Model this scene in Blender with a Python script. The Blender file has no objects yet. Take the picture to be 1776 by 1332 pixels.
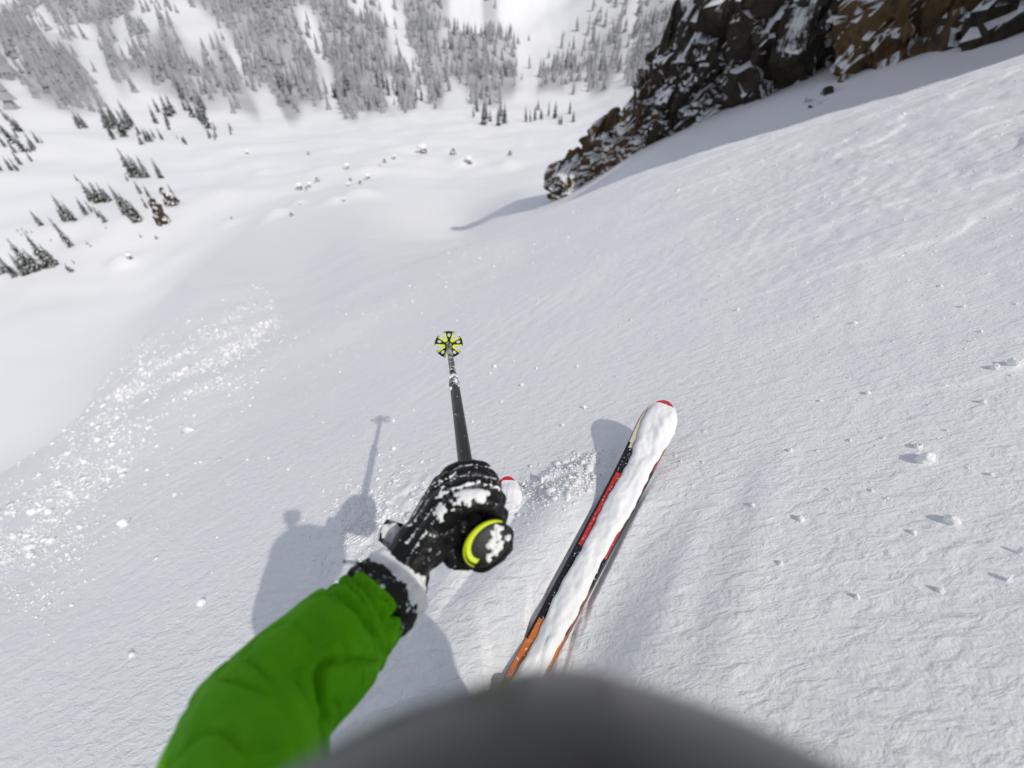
import bpy, bmesh, math, random
import numpy as np
from mathutils import Vector, Matrix

# ------------------------------------------------------------------ camera, light
scene = bpy.context.scene
C = scene.collection
FPX, CX, CY, PITCH = 700.0, 888.0, 666.0, math.radians(41.0)     # photo pixels (1776 wide)
cp, sp_ = math.cos(PITCH), math.sin(PITCH)
cam_data = bpy.data.cameras.new('camera')
cam = bpy.data.objects.new('camera', cam_data); C.objects.link(cam)
cam.location = (0, 0, 0); cam.rotation_euler = (math.pi / 2 - PITCH, 0, 0)
cam_data.sensor_width = 36.0; cam_data.lens = 36.0 * FPX / 1776.0
cam_data.clip_start = 0.01; cam_data.clip_end = 6000
cam_data.dof.use_dof = True; cam_data.dof.focus_distance = 1.30
cam_data.dof.aperture_fstop = cam_data.lens / 1000 / 0.0088
scene.camera = cam

SUN = np.array([0.539, -0.542, 0.9006]); SUN /= np.linalg.norm(SUN)   # towards the sun
w = bpy.data.worlds.new('World'); scene.world = w; w.use_nodes = True
nt = w.node_tree; bg = nt.nodes['Background']
sky = nt.nodes.new('ShaderNodeTexSky'); sky.sky_type = 'NISHITA'; sky.sun_disc = False
sky.sun_elevation = math.asin(SUN[2]); sky.sun_rotation = math.atan2(SUN[0], SUN[1])
sky.altitude = 2400; sky.air_density = 0.9; sky.dust_density = 4.0; sky.ozone_density = 1.0
hs = nt.nodes.new('ShaderNodeHueSaturation'); hs.inputs['Saturation'].default_value = .44      # sky colour desaturated so its fill light stays neutral
nt.links.new(sky.outputs[0], hs.inputs['Color']); nt.links.new(hs.outputs[0], bg.inputs[0]); bg.inputs[1].default_value = 0.15
sl = bpy.data.lights.new('sun', 'SUN'); sl.energy = 2.0; sl.angle = math.radians(0.6); sl.color = (1.0, 0.95, 0.88)
so = bpy.data.objects.new('sun', sl); C.objects.link(so)
so.rotation_euler = Vector(SUN).to_track_quat('Z', 'Y').to_euler(); so.location = tuple(SUN * 50)
vs = scene.view_settings; vs.view_transform = 'Standard'; vs.look = 'None'; vs.gamma = 1.0; vs.exposure = 0.16
vs.use_curve_mapping = False
scene.cycles.use_denoising = True
scene.cycles.max_bounces = 6; scene.cycles.diffuse_bounces = 4

# ------------------------------------------------------------------ helpers
rng = np.random.default_rng(7); random.seed(7)
def ray(px, py):                       # photo pixel -> world direction (unit camera depth)
    x = (px - CX) / FPX; y = -(py - CY) / FPX
    return np.array([x, cp + y * sp_, -sp_ + y * cp])
def at_depth(px, py, z): return ray(px, py) * z
def at_r(px, py, r):
    d = ray(px, py); return d * (r / math.hypot(d[0], d[1]))
def c2w(p):                            # (right, up, forward) -> world
    p = np.asarray(p, float)
    return np.stack([p[..., 0], p[..., 1] * sp_ + p[..., 2] * cp, p[..., 1] * cp - p[..., 2] * sp_], -1)

def _h(ix, iy, iz, s):
    h = (ix * 374761393 + iy * 668265263 + iz * 2147483647 + s * 1274126177) & 0xffffffff
    h = ((h ^ (h >> 13)) * 1274126177) & 0xffffffff
    return (h ^ (h >> 16)) & 0xffffffff
def noise2(x, y, seed=0):              # gradient noise about -1..1
    x = np.asarray(x, float); y = np.asarray(y, float)
    ix = np.floor(x).astype(np.int64); iy = np.floor(y).astype(np.int64); fx = x - ix; fy = y - iy
    u = fx * fx * fx * (fx * (fx * 6 - 15) + 10); v = fy * fy * fy * (fy * (fy * 6 - 15) + 10)
    def g(a, b, dx, dy):
        an = _h(a, b, 0, seed) * (2 * math.pi / 4294967296.0); return np.cos(an) * dx + np.sin(an) * dy
    n0 = g(ix, iy, fx, fy) * (1 - u) + g(ix + 1, iy, fx - 1, fy) * u
    n1 = g(ix, iy + 1, fx, fy - 1) * (1 - u) + g(ix + 1, iy + 1, fx - 1, fy - 1) * u
    return 1.4 * (n0 * (1 - v) + n1 * v)
def noise3(p, seed=0):                 # value noise -1..1
    p = np.asarray(p, float); i = np.floor(p).astype(np.int64); f = p - i; f = f * f * (3 - 2 * f); r = 0
    for a in (0, 1):
        for b in (0, 1):
            for c in (0, 1):
                wgt = (f[:, 0] if a else 1 - f[:, 0]) * (f[:, 1] if b else 1 - f[:, 1]) * (f[:, 2] if c else 1 - f[:, 2])
                r = r + wgt * (_h(i[:, 0] + a, i[:, 1] + b, i[:, 2] + c, seed) / 2147483648.0 - 1)
    return r
def fbm3(p, oct=4, seed=0, gain=.5):
    r = 0; a = 1.
    for k in range(oct): r = r + a * noise3(p * 2 ** k + 17.3 * k, seed + k); a *= gain
    return r
def sstep(a, b, x):
    t = np.clip((x - a) / (b - a), 0, 1); return t * t * (3 - 2 * t)

def mesh_np(name, verts, faces, mats=(), smooth=True, midx=None):
    me = bpy.data.meshes.new(name); me.from_pydata([tuple(v) for v in np.asarray(verts).tolist()] if len(verts) < 200000 else verts.tolist(), [], faces if isinstance(faces, list) else faces.tolist())
    for m in mats: me.materials.append(m)
    if midx is not None: me.polygons.foreach_set('material_index', np.asarray(midx, np.int32))
    me.polygons.foreach_set('use_smooth', np.full(len(me.polygons), smooth)); me.update(); return me
def add(name, me, parent=None, loc=None):
    o = bpy.data.objects.new(name, me); C.objects.link(o)
    if parent: o.parent = parent
    if loc is not None: o.location = tuple(loc)
    return o
def tag(o, label=None, cat=None, group=None, kind=None):
    if label: o['label'] = label
    if cat: o['category'] = cat
    if group: o['group'] = group
    if kind: o['kind'] = kind
    return o
def empty(name, loc=(0, 0, 0)):
    o = bpy.data.objects.new(name, None); o.empty_display_size = .1; C.objects.link(o); o.location = tuple(loc); return o

# shapes collected in a bmesh
def tube_bm(bm, pts, rad, seg=14, caps=True, flat=None, up=None):
    """swept tube; rad list; flat scales the second axis"""
    pts = [np.asarray(p, float) for p in pts]; n = len(pts); rings = []
    ref = np.asarray(up if up is not None else (0.13, 0.2, 0.97), float)
    for i, p in enumerate(pts):
        t = pts[min(i + 1, n - 1)] - pts[max(i - 1, 0)]; t = t / (np.linalg.norm(t) + 1e-12)
        a = np.cross(t, ref); a /= np.linalg.norm(a) + 1e-12; b = np.cross(a, t)
        f = 1 if flat is None else flat[i]
        rings.append([bm.verts.new(tuple(p + rad[i] * (math.cos(k * 2 * math.pi / seg) * a + f * math.sin(k * 2 * math.pi / seg) * b))) for k in range(seg)])
    for i in range(n - 1):
        for k in range(seg):
            bm.faces.new((rings[i][k], rings[i][(k + 1) % seg], rings[i + 1][(k + 1) % seg], rings[i + 1][k]))
    if caps:
        bm.faces.new(rings[0][::-1]); bm.faces.new(rings[-1])
def ball_bm(bm, c, r, sub=3, R=None):
    m = Matrix.Translation(tuple(c)) @ (R.to_4x4() if R is not None else Matrix.Identity(4)) @ Matrix.Diagonal((*(r if hasattr(r, '__len__') else (r, r, r)), 1))
    bmesh.ops.create_icosphere(bm, subdivisions=sub, radius=1, matrix=m)
def capsule_bm(bm, a, b, ra, rb):
    a = np.asarray(a, float); b = np.asarray(b, float); d = b - a; L = np.linalg.norm(d); d = d / (L + 1e-9)
    pts = []; rad = []
    for k in range(6):
        an = math.pi / 2 * (1 - k / 5); pts.append(a - d * ra * math.sin(an)); rad.append(max(ra * math.cos(an), ra * .02))
    for k in range(6):
        an = math.pi / 2 * k / 5; pts.append(b + d * rb * math.sin(an)); rad.append(max(rb * math.cos(an), rb * .02))
    ref = (0.9, .1, .3) if abs(d[2]) > .8 else (0.1, .05, .99)
    tube_bm(bm, pts, rad, 16, True, None, ref)
def bm_mesh(name, bm, mats=(), smooth=True):
    bmesh.ops.recalc_face_normals(bm, faces=bm.faces)
    me = bpy.data.meshes.new(name); bm.to_mesh(me); bm.free()
    for m in mats: me.materials.append(m)
    me.polygons.foreach_set('use_smooth', np.full(len(me.polygons), smooth)); return me
def remesh(name, bm, voxel, smooth=4, mats=()):
    """union of the overlapping closed shapes as one continuous skin"""
    me = bm_mesh(name + '_src', bm); o = bpy.data.objects.new('tmp', me); C.objects.link(o)
    m = o.modifiers.new('r', 'REMESH'); m.mode = 'VOXEL'; m.voxel_size = voxel; m.use_smooth_shade = True
    if smooth:
        s = o.modifiers.new('s', 'SMOOTH'); s.iterations = smooth; s.factor = .5
    dg = bpy.context.evaluated_depsgraph_get(); out = bpy.data.meshes.new_from_object(o.evaluated_get(dg))
    out.name = name; bpy.data.objects.remove(o); bpy.data.meshes.remove(me)
    out.materials.clear()
    for mm in mats: out.materials.append(mm)
    out.polygons.foreach_set('use_smooth', np.full(len(out.polygons), True)); return out
def co_no(me):
    n = len(me.vertices); v = np.empty(n * 3); me.vertices.foreach_get('co', v)
    nn = np.empty(n * 3, np.float32); me.vertex_normals.foreach_get('vector', nn) if hasattr(me, 'vertex_normals') else me.vertices.foreach_get('normal', nn)
    return v.reshape(-1, 3), nn.reshape(-1, 3).astype(float)
def set_co(me, v): me.vertices.foreach_set('co', np.asarray(v).ravel()); me.update()

# ------------------------------------------------------------------ materials
def mat(name, col=(.5, .5, .5), rough=.6, metal=0, spec=.5):
    m = bpy.data.materials.new(name); m.use_nodes = True; b = m.node_tree.nodes['Principled BSDF']
    b.inputs['Base Color'].default_value = (*col, 1); b.inputs['Roughness'].default_value = rough
    b.inputs['Metallic'].default_value = metal; b.inputs['Specular IOR Level'].default_value = spec
    return m
class NT:
    def __init__(s, m): s.t = m.node_tree; s.b = s.t.nodes['Principled BSDF']
    def n(s, typ, **kw):
        x = s.t.nodes.new(typ)
        for k, v in kw.items(): setattr(x, k, v)
        return x
    def l(s, a, b): s.t.links.new(a, b)
    def pos(s, scale=(1, 1, 1), rot=(0, 0, 0), space='pos'):
        mp = s.n('ShaderNodeMapping'); mp.inputs['Scale'].default_value = scale; mp.inputs['Rotation'].default_value = rot
        src = s.n('ShaderNodeNewGeometry').outputs['Position'] if space == 'pos' else s.n('ShaderNodeTexCoord').outputs['Object']
        s.l(src, mp.inputs[0]); return mp.outputs[0]
    def noise(s, vec, scale, detail=4, rough=.5, dist=0):
        x = s.n('ShaderNodeTexNoise'); x.inputs['Scale'].default_value = scale; x.inputs['Detail'].default_value = detail
        x.inputs['Roughness'].default_value = rough; x.inputs['Distortion'].default_value = dist; s.l(vec, x.inputs['Vector']); return x.outputs['Fac']
    def ramp(s, fac, stops):
        r = s.n('ShaderNodeValToRGB'); e = r.color_ramp.elements
        while len(e) < len(stops): e.new(.5)
        for i, (p, c) in enumerate(stops): e[i].position = p; e[i].color = (*c, 1) if len(c) == 3 else c
        s.l(fac, r.inputs[0]); return r.outputs[0]
    def math(s, op, a, b=None, clamp=False):
        x = s.n('ShaderNodeMath', operation=op, use_clamp=clamp)
        for i, v in enumerate((a, b)):
            if v is None: continue
            if isinstance(v, (int, float)): x.inputs[i].default_value = v
            else: s.l(v, x.inputs[i])
        return x.outputs[0]
    def mix(s, fac, a, b):
        x = s.n('ShaderNodeMix', data_type='RGBA')
        if isinstance(fac, (int, float)): x.inputs[0].default_value = fac
        else: s.l(fac, x.inputs[0])
        for i, v in ((6, a), (7, b)):
            if isinstance(v, tuple): x.inputs[i].default_value = (*v, 1)
            else: s.l(v, x.inputs[i])
        return x.outputs[2]
    def bump(s, h, strength, dist, prev=None):
        x = s.n('ShaderNodeBump'); x.inputs['Strength'].default_value = strength; x.inputs['Distance'].default_value = dist
        s.l(h, x.inputs['Height'])
        if prev is not None: s.l(prev, x.inputs['Normal'])
        return x.outputs[0]

SNOW_COL = (.885, .88, .875)
def snow_terrain_mat():
    m = mat('snow_ground', SNOW_COL, .55, 0, .35); t = NT(m)
    v = t.pos(); vs_ = t.pos((14, 34, 20), (0, 0, math.radians(-42)))
    big = t.noise(vs_, 1.0, 5, .6, .6)          # wind-drawn ripples, metres to centimetres
    med = t.noise(v, 16, 5, .62); fine = t.noise(v, 95, 3, .6)
    patch = t.noise(v, .55, 3, .5)
    amt = t.ramp(patch, [(.30, (.35,) * 3), (.7, (1.,) * 3)])
    vor = t.n('ShaderNodeTexVoronoi'); vor.inputs['Scale'].default_value = 13; vor.inputs['Randomness'].default_value = 1; t.l(v, vor.inputs['Vector'])
    nub = t.ramp(vor.outputs['Distance'], [(.0, (1,) * 3), (.16, (.0,) * 3)])
    gate = t.ramp(t.noise(v, 2.3, 3, .6), [(.5, (0,) * 3), (.62, (1,) * 3)])
    nub = t.math('MULTIPLY', nub, gate)
    h = t.math('ADD', t.math('MULTIPLY', t.math('MULTIPLY', big, amt), .012), t.math('MULTIPLY', med, .0055))
    h = t.math('ADD', h, t.math('MULTIPLY', nub, .0040)); h = t.math('ADD', h, t.math('MULTIPLY', fine, .0017))
    t.l(t.bump(h, 1.0, 1.08), t.b.inputs['Normal'])
    # far forest cover and bare scree seen between the trees on the valley walls (vertex attribute = ground cover)
    at = t.n('ShaderNodeAttribute', attribute_name='forest')
    fc = t.ramp(t.noise(t.pos(), .018, 5, .6), [(.35, (.30, .30, .31)), (.65, (.45, .445, .445))])  # cover greyed to low contrast, standing in for haze and blur
    t.l(t.mix(at.outputs['Fac'], SNOW_COL, fc), t.b.inputs['Base Color'])
    return m
def snow_mat(name='snow', scale=60, bump=.006):
    m = mat(name, SNOW_COL, .6, 0, .3); t = NT(m); v = t.pos()
    t.l(t.bump(t.noise(v, scale, 5, .65), .6, bump), t.b.inputs['Normal']); return m
M = {}
M['terrain'] = snow_terrain_mat(); M['snow'] = snow_mat(); M['crumb'] = snow_mat('snow_crumb', 130, .003)
M['farsnow'] = mat('snow_far', SNOW_COL, .7, 0, .2)
def dusted(name, col, rough, dust_scale=55, lo=.62, hi=.66, bump_scale=90, bump_d=.002, col2=None, fab=False, spec=.4):
    """material with snow powder clinging in specks and streaks"""
    m = mat(name, col, rough, 0, spec); t = NT(m); v = t.pos()
    n1 = t.noise(v, dust_scale, 6, .68, .4); n2 = t.noise(v, dust_scale * .22, 3, .5)
    f = t.math('ADD', t.math('MULTIPLY', n1, .72), t.math('MULTIPLY', n2, .36))
    mask = t.ramp(f, [(lo, (0,) * 3), (hi, (1,) * 3)])
    base = t.mix(t.noise(v, 22, 4, .6), col, col2 or tuple(c * .6 for c in col))
    t.l(t.mix(mask, base, SNOW_COL), t.b.inputs['Base Color'])
    t.l(t.mix(mask, (rough,) * 3, (.75,) * 3), t.b.inputs['Roughness'])
    b1 = t.bump(t.noise(v, bump_scale, 4, .6), .5, bump_d)
    t.l(t.bump(mask, .8, .0025, b1), t.b.inputs['Normal']); return m
M['leather'] = dusted('black_glove_leather', (.007, .007, .0075), .46, 62, .665, .70, 160, .0008, spec=.28)
M['cuff'] = dusted('black_cuff_fabric', (.012, .012, .013), .8, 48, .60, .66, 260, .002)
M['jacket'] = dusted('green_jacket_fabric', (.15, .50, .003), .7, 30, .74, .82, 60, .0030, (.06, .29, .002), spec=.12)
M['trouser'] = mat('dark_trouser_fabric', (.03, .03, .035), .8)
M['shaft'] = dusted('black_pole_shaft', (.014, .014, .015), .38, 75, .655, .69, 60, .0006)
M['shaft_low'] = dusted('frosted_pole_shaft', (.03, .035, .028), .45, 110, .51, .60, 120, .001)
M['grip'] = dusted('black_grip_rubber', (.014, .014, .015), .5, 40, .66, .72, 120, .001)
M['yellow'] = mat('acid_yellow_plastic', (.70, .82, .0), .5)
M['black'] = mat('black_plastic', (.016, .016, .017), .42)
M['helmet'] = mat('matte_grey_helmet_shell', (.010, .0098, .011), .30, 0, .35)
M['steel'] = mat('steel_edge', (.35, .35, .36), .35, 1)

# ------------------------------------------------------------------ terrain
def pchip(x, y, xn):
    x = np.asarray(x, float); y = np.asarray(y, float); h = np.diff(x); d = np.diff(y) / h; n = len(x); m = np.zeros(n)
    for i in range(1, n - 1):
        if d[i - 1] * d[i] > 0:
            w1 = 2 * h[i] + h[i - 1]; w2 = h[i] + 2 * h[i - 1]; m[i] = (w1 + w2) / (w1 / d[i - 1] + w2 / d[i])
    m[0] = d[0]; m[-1] = d[-1]
    k = np.clip(np.searchsorted(x, xn) - 1, 0, n - 2); t = (xn - x[k]) / h[k]
    return ((2 * t ** 3 - 3 * t ** 2 + 1) * y[k] + (t ** 3 - 2 * t ** 2 + t) * h[k] * m[k] + (-2 * t ** 3 + 3 * t ** 2) * y[k + 1] + (t ** 3 - t ** 2) * h[k] * m[k + 1])
H0, PA, PB = -1.25, .40, -.22           # the slope under the skier
COLS = {   # azimuth from straight ahead (deg): [(distance m, height / distance)]
 -90: [(8, -.56), (14, -.52), (22, -.62), (40, -.72), (70, -.48), (100, -.36), (150, -.25), (250, -.14), (400, -.02), (700, .06), (1100, .04), (1800, .0)],
 -64: [(7, -.625), (12, -.584), (18, -.66), (30, -.75), (45, -.65), (60, -.578), (75, -.49), (100, -.375), (140, -.275), (180, -.205), (250, -.14), (400, -.04), (700, .0), (1000, .0), (1800, -.02)],
 -52: [(7, -.60), (16, -.50), (24, -.56), (35, -.605), (50, -.55), (62, -.511), (75, -.472), (90, -.416), (110, -.348), (140, -.276), (170, -.22), (220, -.17), (300, -.11), (450, -.05), (700, -.015), (1000, -.01), (1800, .06)],
 -46: [(7, -.58), (20, -.441), (28, -.475), (40, -.51), (60, -.462), (75, -.433), (90, -.406), (110, -.345), (130, -.292), (170, -.22), (230, -.165), (330, -.10), (500, -.045), (700, -.012), (1000, -.005), (1800, .06)],
 -40: [(7, -.575), (30, -.372), (45, -.395), (60, -.388), (78, -.372), (95, -.356), (115, -.312), (150, -.243), (230, -.17), (330, -.115), (500, -.04), (700, .02), (1000, .035), (1800, .06)],
 -30: [(7, -.545), (15, -.46), (30, -.405), (60, -.345), (100, -.29), (160, -.225), (250, -.16), (350, -.12), (500, -.05), (700, .03), (1000, .09), (1800, .02)],
 -20: [(7, -.51), (15, -.415), (30, -.365), (60, -.315), (100, -.27), (160, -.215), (250, -.16), (370, -.12), (500, -.065), (700, .02), (1000, .11), (1800, .04)],
 -8: [(8, -.43), (14, -.402), (22, -.386), (34, -.400), (47, -.390), (55, -.377), (64, -.360), (80, -.322), (100, -.287), (160, -.222), (250, -.16), (370, -.12), (500, -.075), (700, .0), (1000, .11), (1800, .04)],
 1: [(8, -.385), (18, -.341), (27, -.372), (37, -.366), (45, -.340), (56, -.300), (72, -.282), (100, -.266), (160, -.215), (250, -.16), (370, -.12), (500, -.075), (700, .0), (1000, .12), (1800, .05)],
 8.6: [(8, -.325), (17, -.292), (24, -.322), (33, -.32), (40, -.283), (48, -.262), (62, -.258), (100, -.248), (160, -.20), (250, -.15), (370, -.11), (500, -.06), (700, .02), (1000, .13), (1800, .05)],
 15.5: [(8, -.27), (16, -.237), (22, -.262), (29, -.258), (37, -.20), (60, -.16), (100, -.14), (160, -.12), (250, -.10), (370, -.07), (500, -.03), (700, .04), (1000, .14), (1800, .05)],
 32: [(8, -.15), (15, -.123), (20, -.145), (27, -.135), (36, -.06), (60, .02), (100, .08), (160, .10), (250, .12), (400, .12), (700, .12), (1800, .05)],
 44.6: [(8, -.05), (15, -.025), (20, -.04), (27, -.03), (36, .03), (60, .09), (100, .12), (160, .14), (250, .14), (400, .12), (700, .12), (1800, .05)],
 65: [(8, .10), (15, .13), (30, .17), (60, .20), (100, .2), (250, .2), (700, .15), (1800, .08)],
 90: [(8, .22), (15, .26), (30, .28), (60, .28), (100, .28), (250, .24), (700, .18), (1800, .08)],
 135: [(8, .27), (15, .33), (30, .36), (60, .36), (100, .34), (250, .28), (700, .2), (1800, .08)],
 180: [(8, .06), (15, .13), (30, .18), (60, .2), (100, .2), (250, .2), (700, .15), (1800, .08)],
 -135: [(8, -.28), (15, -.21), (30, -.2), (60, -.2), (100, -.2), (250, -.1), (700, .05), (1800, .02)],
}
_lr = np.linspace(math.log(.02), math.log(2200), 900)
_ths = sorted(COLS); _rows = []
for th in _ths:
    a = math.radians(th); s0 = PA * math.sin(a) + PB * math.cos(a)
    rr = [.01, 1, 2.6] + [c[0] for c in COLS[th]] + [2300]; ss = [s0] * 3 + [g - H0 / r for r, g in COLS[th]] + [COLS[th][-1][1]]
    _rows.append(pchip(np.log(rr), ss, _lr))
_rows = np.array(_rows); _thd = np.linspace(-180, 180, 1441)
_tx = np.array([t - 360 for t in _ths[-2:]] + _ths + [t + 360 for t in _ths[:2]], float)
_ty = np.vstack([_rows[-2:], _rows, _rows[:2]])
TAB = np.stack([pchip(_tx, _ty[:, j], _thd) for j in range(len(_lr))], 1)
k_ = np.exp(-np.linspace(-2, 2, 13) ** 2); k_ /= k_.sum()          # soften the seams between the columns
_p = np.vstack([TAB[-13:-1], TAB, TAB[1:13]])
TAB = sum(kk * _p[12 - 6 + i:12 - 6 + i + 1441] for i, kk in enumerate(k_))
def h_table(x, y):
    r = np.maximum(np.hypot(x, y), .021); a = np.degrees(np.arctan2(x, y))
    u = (a + 180) / .25; v = (np.log(r) - _lr[0]) / (_lr[1] - _lr[0])
    i = np.clip(u.astype(int), 0, 1439); j = np.clip(v.astype(int), 0, 898); fu = u - i; fv = np.clip(v - j, 0, 1)
    s = TAB[i, j] * (1 - fu) * (1 - fv) + TAB[i + 1, j] * fu * (1 - fv) + TAB[i, j + 1] * (1 - fu) * fv + TAB[i + 1, j + 1] * fu * fv
    return H0 + s * r
MOUNDS = []
def h_base(x, y):
    x = np.asarray(x, float); y = np.asarray(y, float); r = np.hypot(x, y); z = h_table(x, y)
    far = sstep(45, 160, r)
    z = z + far * (2.2 * noise2(x / 48, y / 48, 3) + .9 * noise2(x / 19, y / 19, 4) + .35 * noise2(x / 8, y / 8, 5))
    fm = sstep(330, 700, r)
    z = z + fm * (22 * noise2(x / 170, y / 170, 6) + 9 * noise2(x / 70, y / 70, 7))
    nearw = sstep(2, 6, r) * (1 - sstep(30, 60, r))
    z = z + nearw * .10 * noise2(x / 3.1, y / 3.1, 8)
    for (mx, my, sx, hh) in MOUNDS:
        z = z + hh * np.exp(-(((x - mx) / sx) ** 2 + ((y - my) / sx) ** 2))
    return z
def hit(px, py, rmax=1500, rmin=2.0):
    d = ray(px, py); dh = math.hypot(d[0], d[1]); rs = np.exp(np.linspace(math.log(rmin), math.log(rmax), 1500)); t = rs / dh
    zz = h_base(d[0] * t, d[1] * t); below = np.nonzero(d[2] * t < zz)[0]
    if len(below) == 0: return None
    k = below[0]; tt = t[k]; x, y = d[0] * tt, d[1] * tt
    return np.array([x, y, float(h_base(np.array([x]), np.array([y]))[0])]), tt
for (px, py, wpx, hk) in [(479, 376, 50, .28), (518, 354, 34, .25), (580, 350, 44, .2), (625, 338, 70, .16), (456, 300, 34, .25), (800, 284, 40, .25), (774, 264, 36, .22), (876, 288, 44, .22), (214, 458, 40, .4), (60, 470, 60, .15), (395, 386, 24, .3), (700, 262, 90, .1), (560, 300, 80, .12), (640, 300, 60, .16)]:
    q = hit(px, py)
    if q is not None:
        wm = wpx * q[1] / FPX * .5; MOUNDS.append((q[0][0], q[0][1], wm, wm * 2 * hk))

# skis: tip and boot positions (needed for the trough they press)
RT, RB = np.array([.617, 1.16, -1.172]), np.array([-.052, .185, -1.375])
LT, LB = np.array([.006, 1.02, -1.478]), np.array([-.20, .10, -1.56])
def ski_frame(T, B, up):
    ax = (T - B) / np.linalg.norm(T - B); up = np.asarray(up, float); up = up - ax * (up @ ax); up /= np.linalg.norm(up)
    return ax, np.cross(ax, up), up            # forward, right, up
RAX, RSD, RUP = ski_frame(RT, RB, (-.05, .0, 1)); LAX, LSD, LUP = ski_frame(LT, LB, (-.25, .05, 1))
def seg_local(x, y, T, B):
    d2 = (T - B)[:2]; L = np.linalg.norm(d2); d2 = d2 / L
    s = (x - B[0]) * d2[0] + (y - B[1]) * d2[1]; l = (x - B[0]) * d2[1] - (y - B[1]) * d2[0]
    return s, l, B[2] + (T - B)[2] * s / L, L
def h_detail(x, y):
    """height with the centimetre-scale surface and the ski tracks"""
    r = np.hypot(x, y); z = h_base(x, y)
    nr = 1 - sstep(14, 30, r)
    c, s = math.cos(math.radians(42)), math.sin(math.radians(42)); u = x * c + y * s; v = -x * s + y * c
    wob = noise2(x / .8, y / .8, 21)
    rip = noise2(u / .34 + wob * .5, v / .11 + wob, 11) * .5 + noise2(u / .15, v / .055 + wob, 12) * .35
    rough = .35 + .65 * sstep(-.3, .5, noise2(x / 2.3, y / 2.3, 13))
    right = sstep(.5, 4, x)
    nr2 = .35 + .65 * sstep(.9, 2.4, r)
    nr2 = .15 + .85 * sstep(1.1, 2.8, r)
    z = z + nr * nr2 * (.010 * rip * rough + .008 * noise2(x / .07, y / .07, 14) * (.4 + .9 * right) * rough + .018 * noise2(x / .55, y / .55, 15) * (.5 + right))
    # wind scour steps on the right flank
    st = noise2(x / 1.3 + .6 * noise2(x / .5, y / .5, 17), y / .45, 16)
    z = z + nr * right * .022 * sstep(.05, .14, st)
    # churned snow around and between the skis
    ch = np.exp(-(((x + .60) / .26) ** 2 + ((y - 1.05) / .24) ** 2)) + .8 * np.exp(-(((x - .18) / .22) ** 2 + ((y - 1.0 - .3 * (x - .18)) / .09) ** 2))
    z = z + ch * (.022 * noise2(x / .07, y / .07, 18) + .02 * np.abs(noise2(x / .16, y / .16, 19)))
    # groove trailing to the right of the ski
    for (gx, gd, gw) in ((.31, -.006, .06), (.39, .006, .05), (.20, -.004, .05)):
        sl_, ll, zz, L = seg_local(x, y, RT, RB)
        z = z + gd * np.exp(-((ll - gx) / gw) ** 2) * sstep(1.3, .9, sl_) * sstep(-1.2, -.4, sl_)
    # right ski rides in a trough, with snow pushed up along its left
    sl_, ll, zz, L = seg_local(x, y, RT, RB)
    on = sstep(-1.2, -1.0, sl_) * sstep(L + .10, L - .12, sl_)
    z = z + on * .022 * np.exp(-((ll + .22) / .12) ** 2) * sstep(L, L - .5, sl_)
    fl = on * sstep(-.34, -.12, ll) * (ll < 0) * sstep(L - .25, L - .55, sl_)
    z = z * (1 - fl) + np.maximum(z, zz - .012 - .10 * np.maximum(-ll - .06, 0)) * fl
    fr = on * sstep(.26, .10, ll) * (ll > 0)
    z = z * (1 - fr) + np.minimum(z, zz - .004 + .26 * np.maximum(ll - .06, 0)) * fr
    wt = on * (1 - sstep(.058, .078, np.abs(ll)))
    z = z * (1 - wt) + np.minimum(z, zz - .022) * wt
    # snow heaped over the left ski behind its tip
    s2, l2, z2, L2 = seg_local(x, y, LT, LB)
    wl = np.exp(-(l2 / .16) ** 4) * sstep(-1.2, -.9, s2) * sstep(L2 - .02, L2 - .14, s2)
    z = z * (1 - wl) + np.maximum(z, z2 + .075) * wl
    return z
# polar sheet: fine where the photograph looks closely
thf = np.radians(np.concatenate([np.linspace(-86, 86, 860, endpoint=False), np.linspace(86, 274, 100, endpoint=False)]))
rr = np.concatenate([[.03, .15, .3, .45], np.exp(np.linspace(math.log(.55), math.log(14), 440)), np.exp(np.linspace(math.log(14.3), math.log(2100), 230))])
TH, RR = np.meshgrid(thf, rr); X = RR * np.sin(TH); Y = RR * np.cos(TH); Z = h_detail(X.ravel(), Y.ravel()).reshape(X.shape)
nT, nR = len(thf), len(rr)
V = np.stack([X.ravel(), Y.ravel(), Z.ravel()], 1); idx = np.arange(nT * nR).reshape(nR, nT)
a_ = idx[:-1]; b_ = idx[1:]; F = np.stack([a_, np.roll(a_, -1, 1), np.roll(b_, -1, 1), b_], -1).reshape(-1, 4)[:, ::-1]
me = bpy.data.meshes.new('snow_terrain'); me.vertices.add(len(V)); me.vertices.foreach_set('co', V.ravel())
me.loops.add(F.size); me.loops.foreach_set('vertex_index', F.ravel().astype(np.int32)); me.polygons.add(len(F))
me.polygons.foreach_set('loop_start', np.arange(0, F.size, 4, dtype=np.int32)); me.polygons.foreach_set('use_smooth', np.full(len(F), True))
me.update(calc_edges=True); me.validate(); me.materials.append(M['terrain'])
def forest_cover(x, y):
    """share of ground under forest on the valley walls"""
    r = np.hypot(x, y); a = np.degrees(np.arctan2(x, y))
    edge = 335 + 45 * noise2(a / 9, a * 0 + .5, 41) + 60 * noise2(a / 3.2, r / 260, 42) + 30 * sstep(-20, -5, a)
    path = noise2(a / 4.5 + .5 * noise2(a / 7, r / 300, 45), r / 520, 43) + .55 * noise2(a / 1.9, r / 240, 44)
    open_ = sstep(-.02, .42, path)
    snowface = np.exp(-(((a - 5) / 7) ** 2 + ((r - 760) / 170) ** 2))
    return sstep(0, 90, r - edge) * (1 - .85 * open_) * (1 - .9 * snowface) * (1 - .3 * sstep(900, 1200, r))
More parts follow.
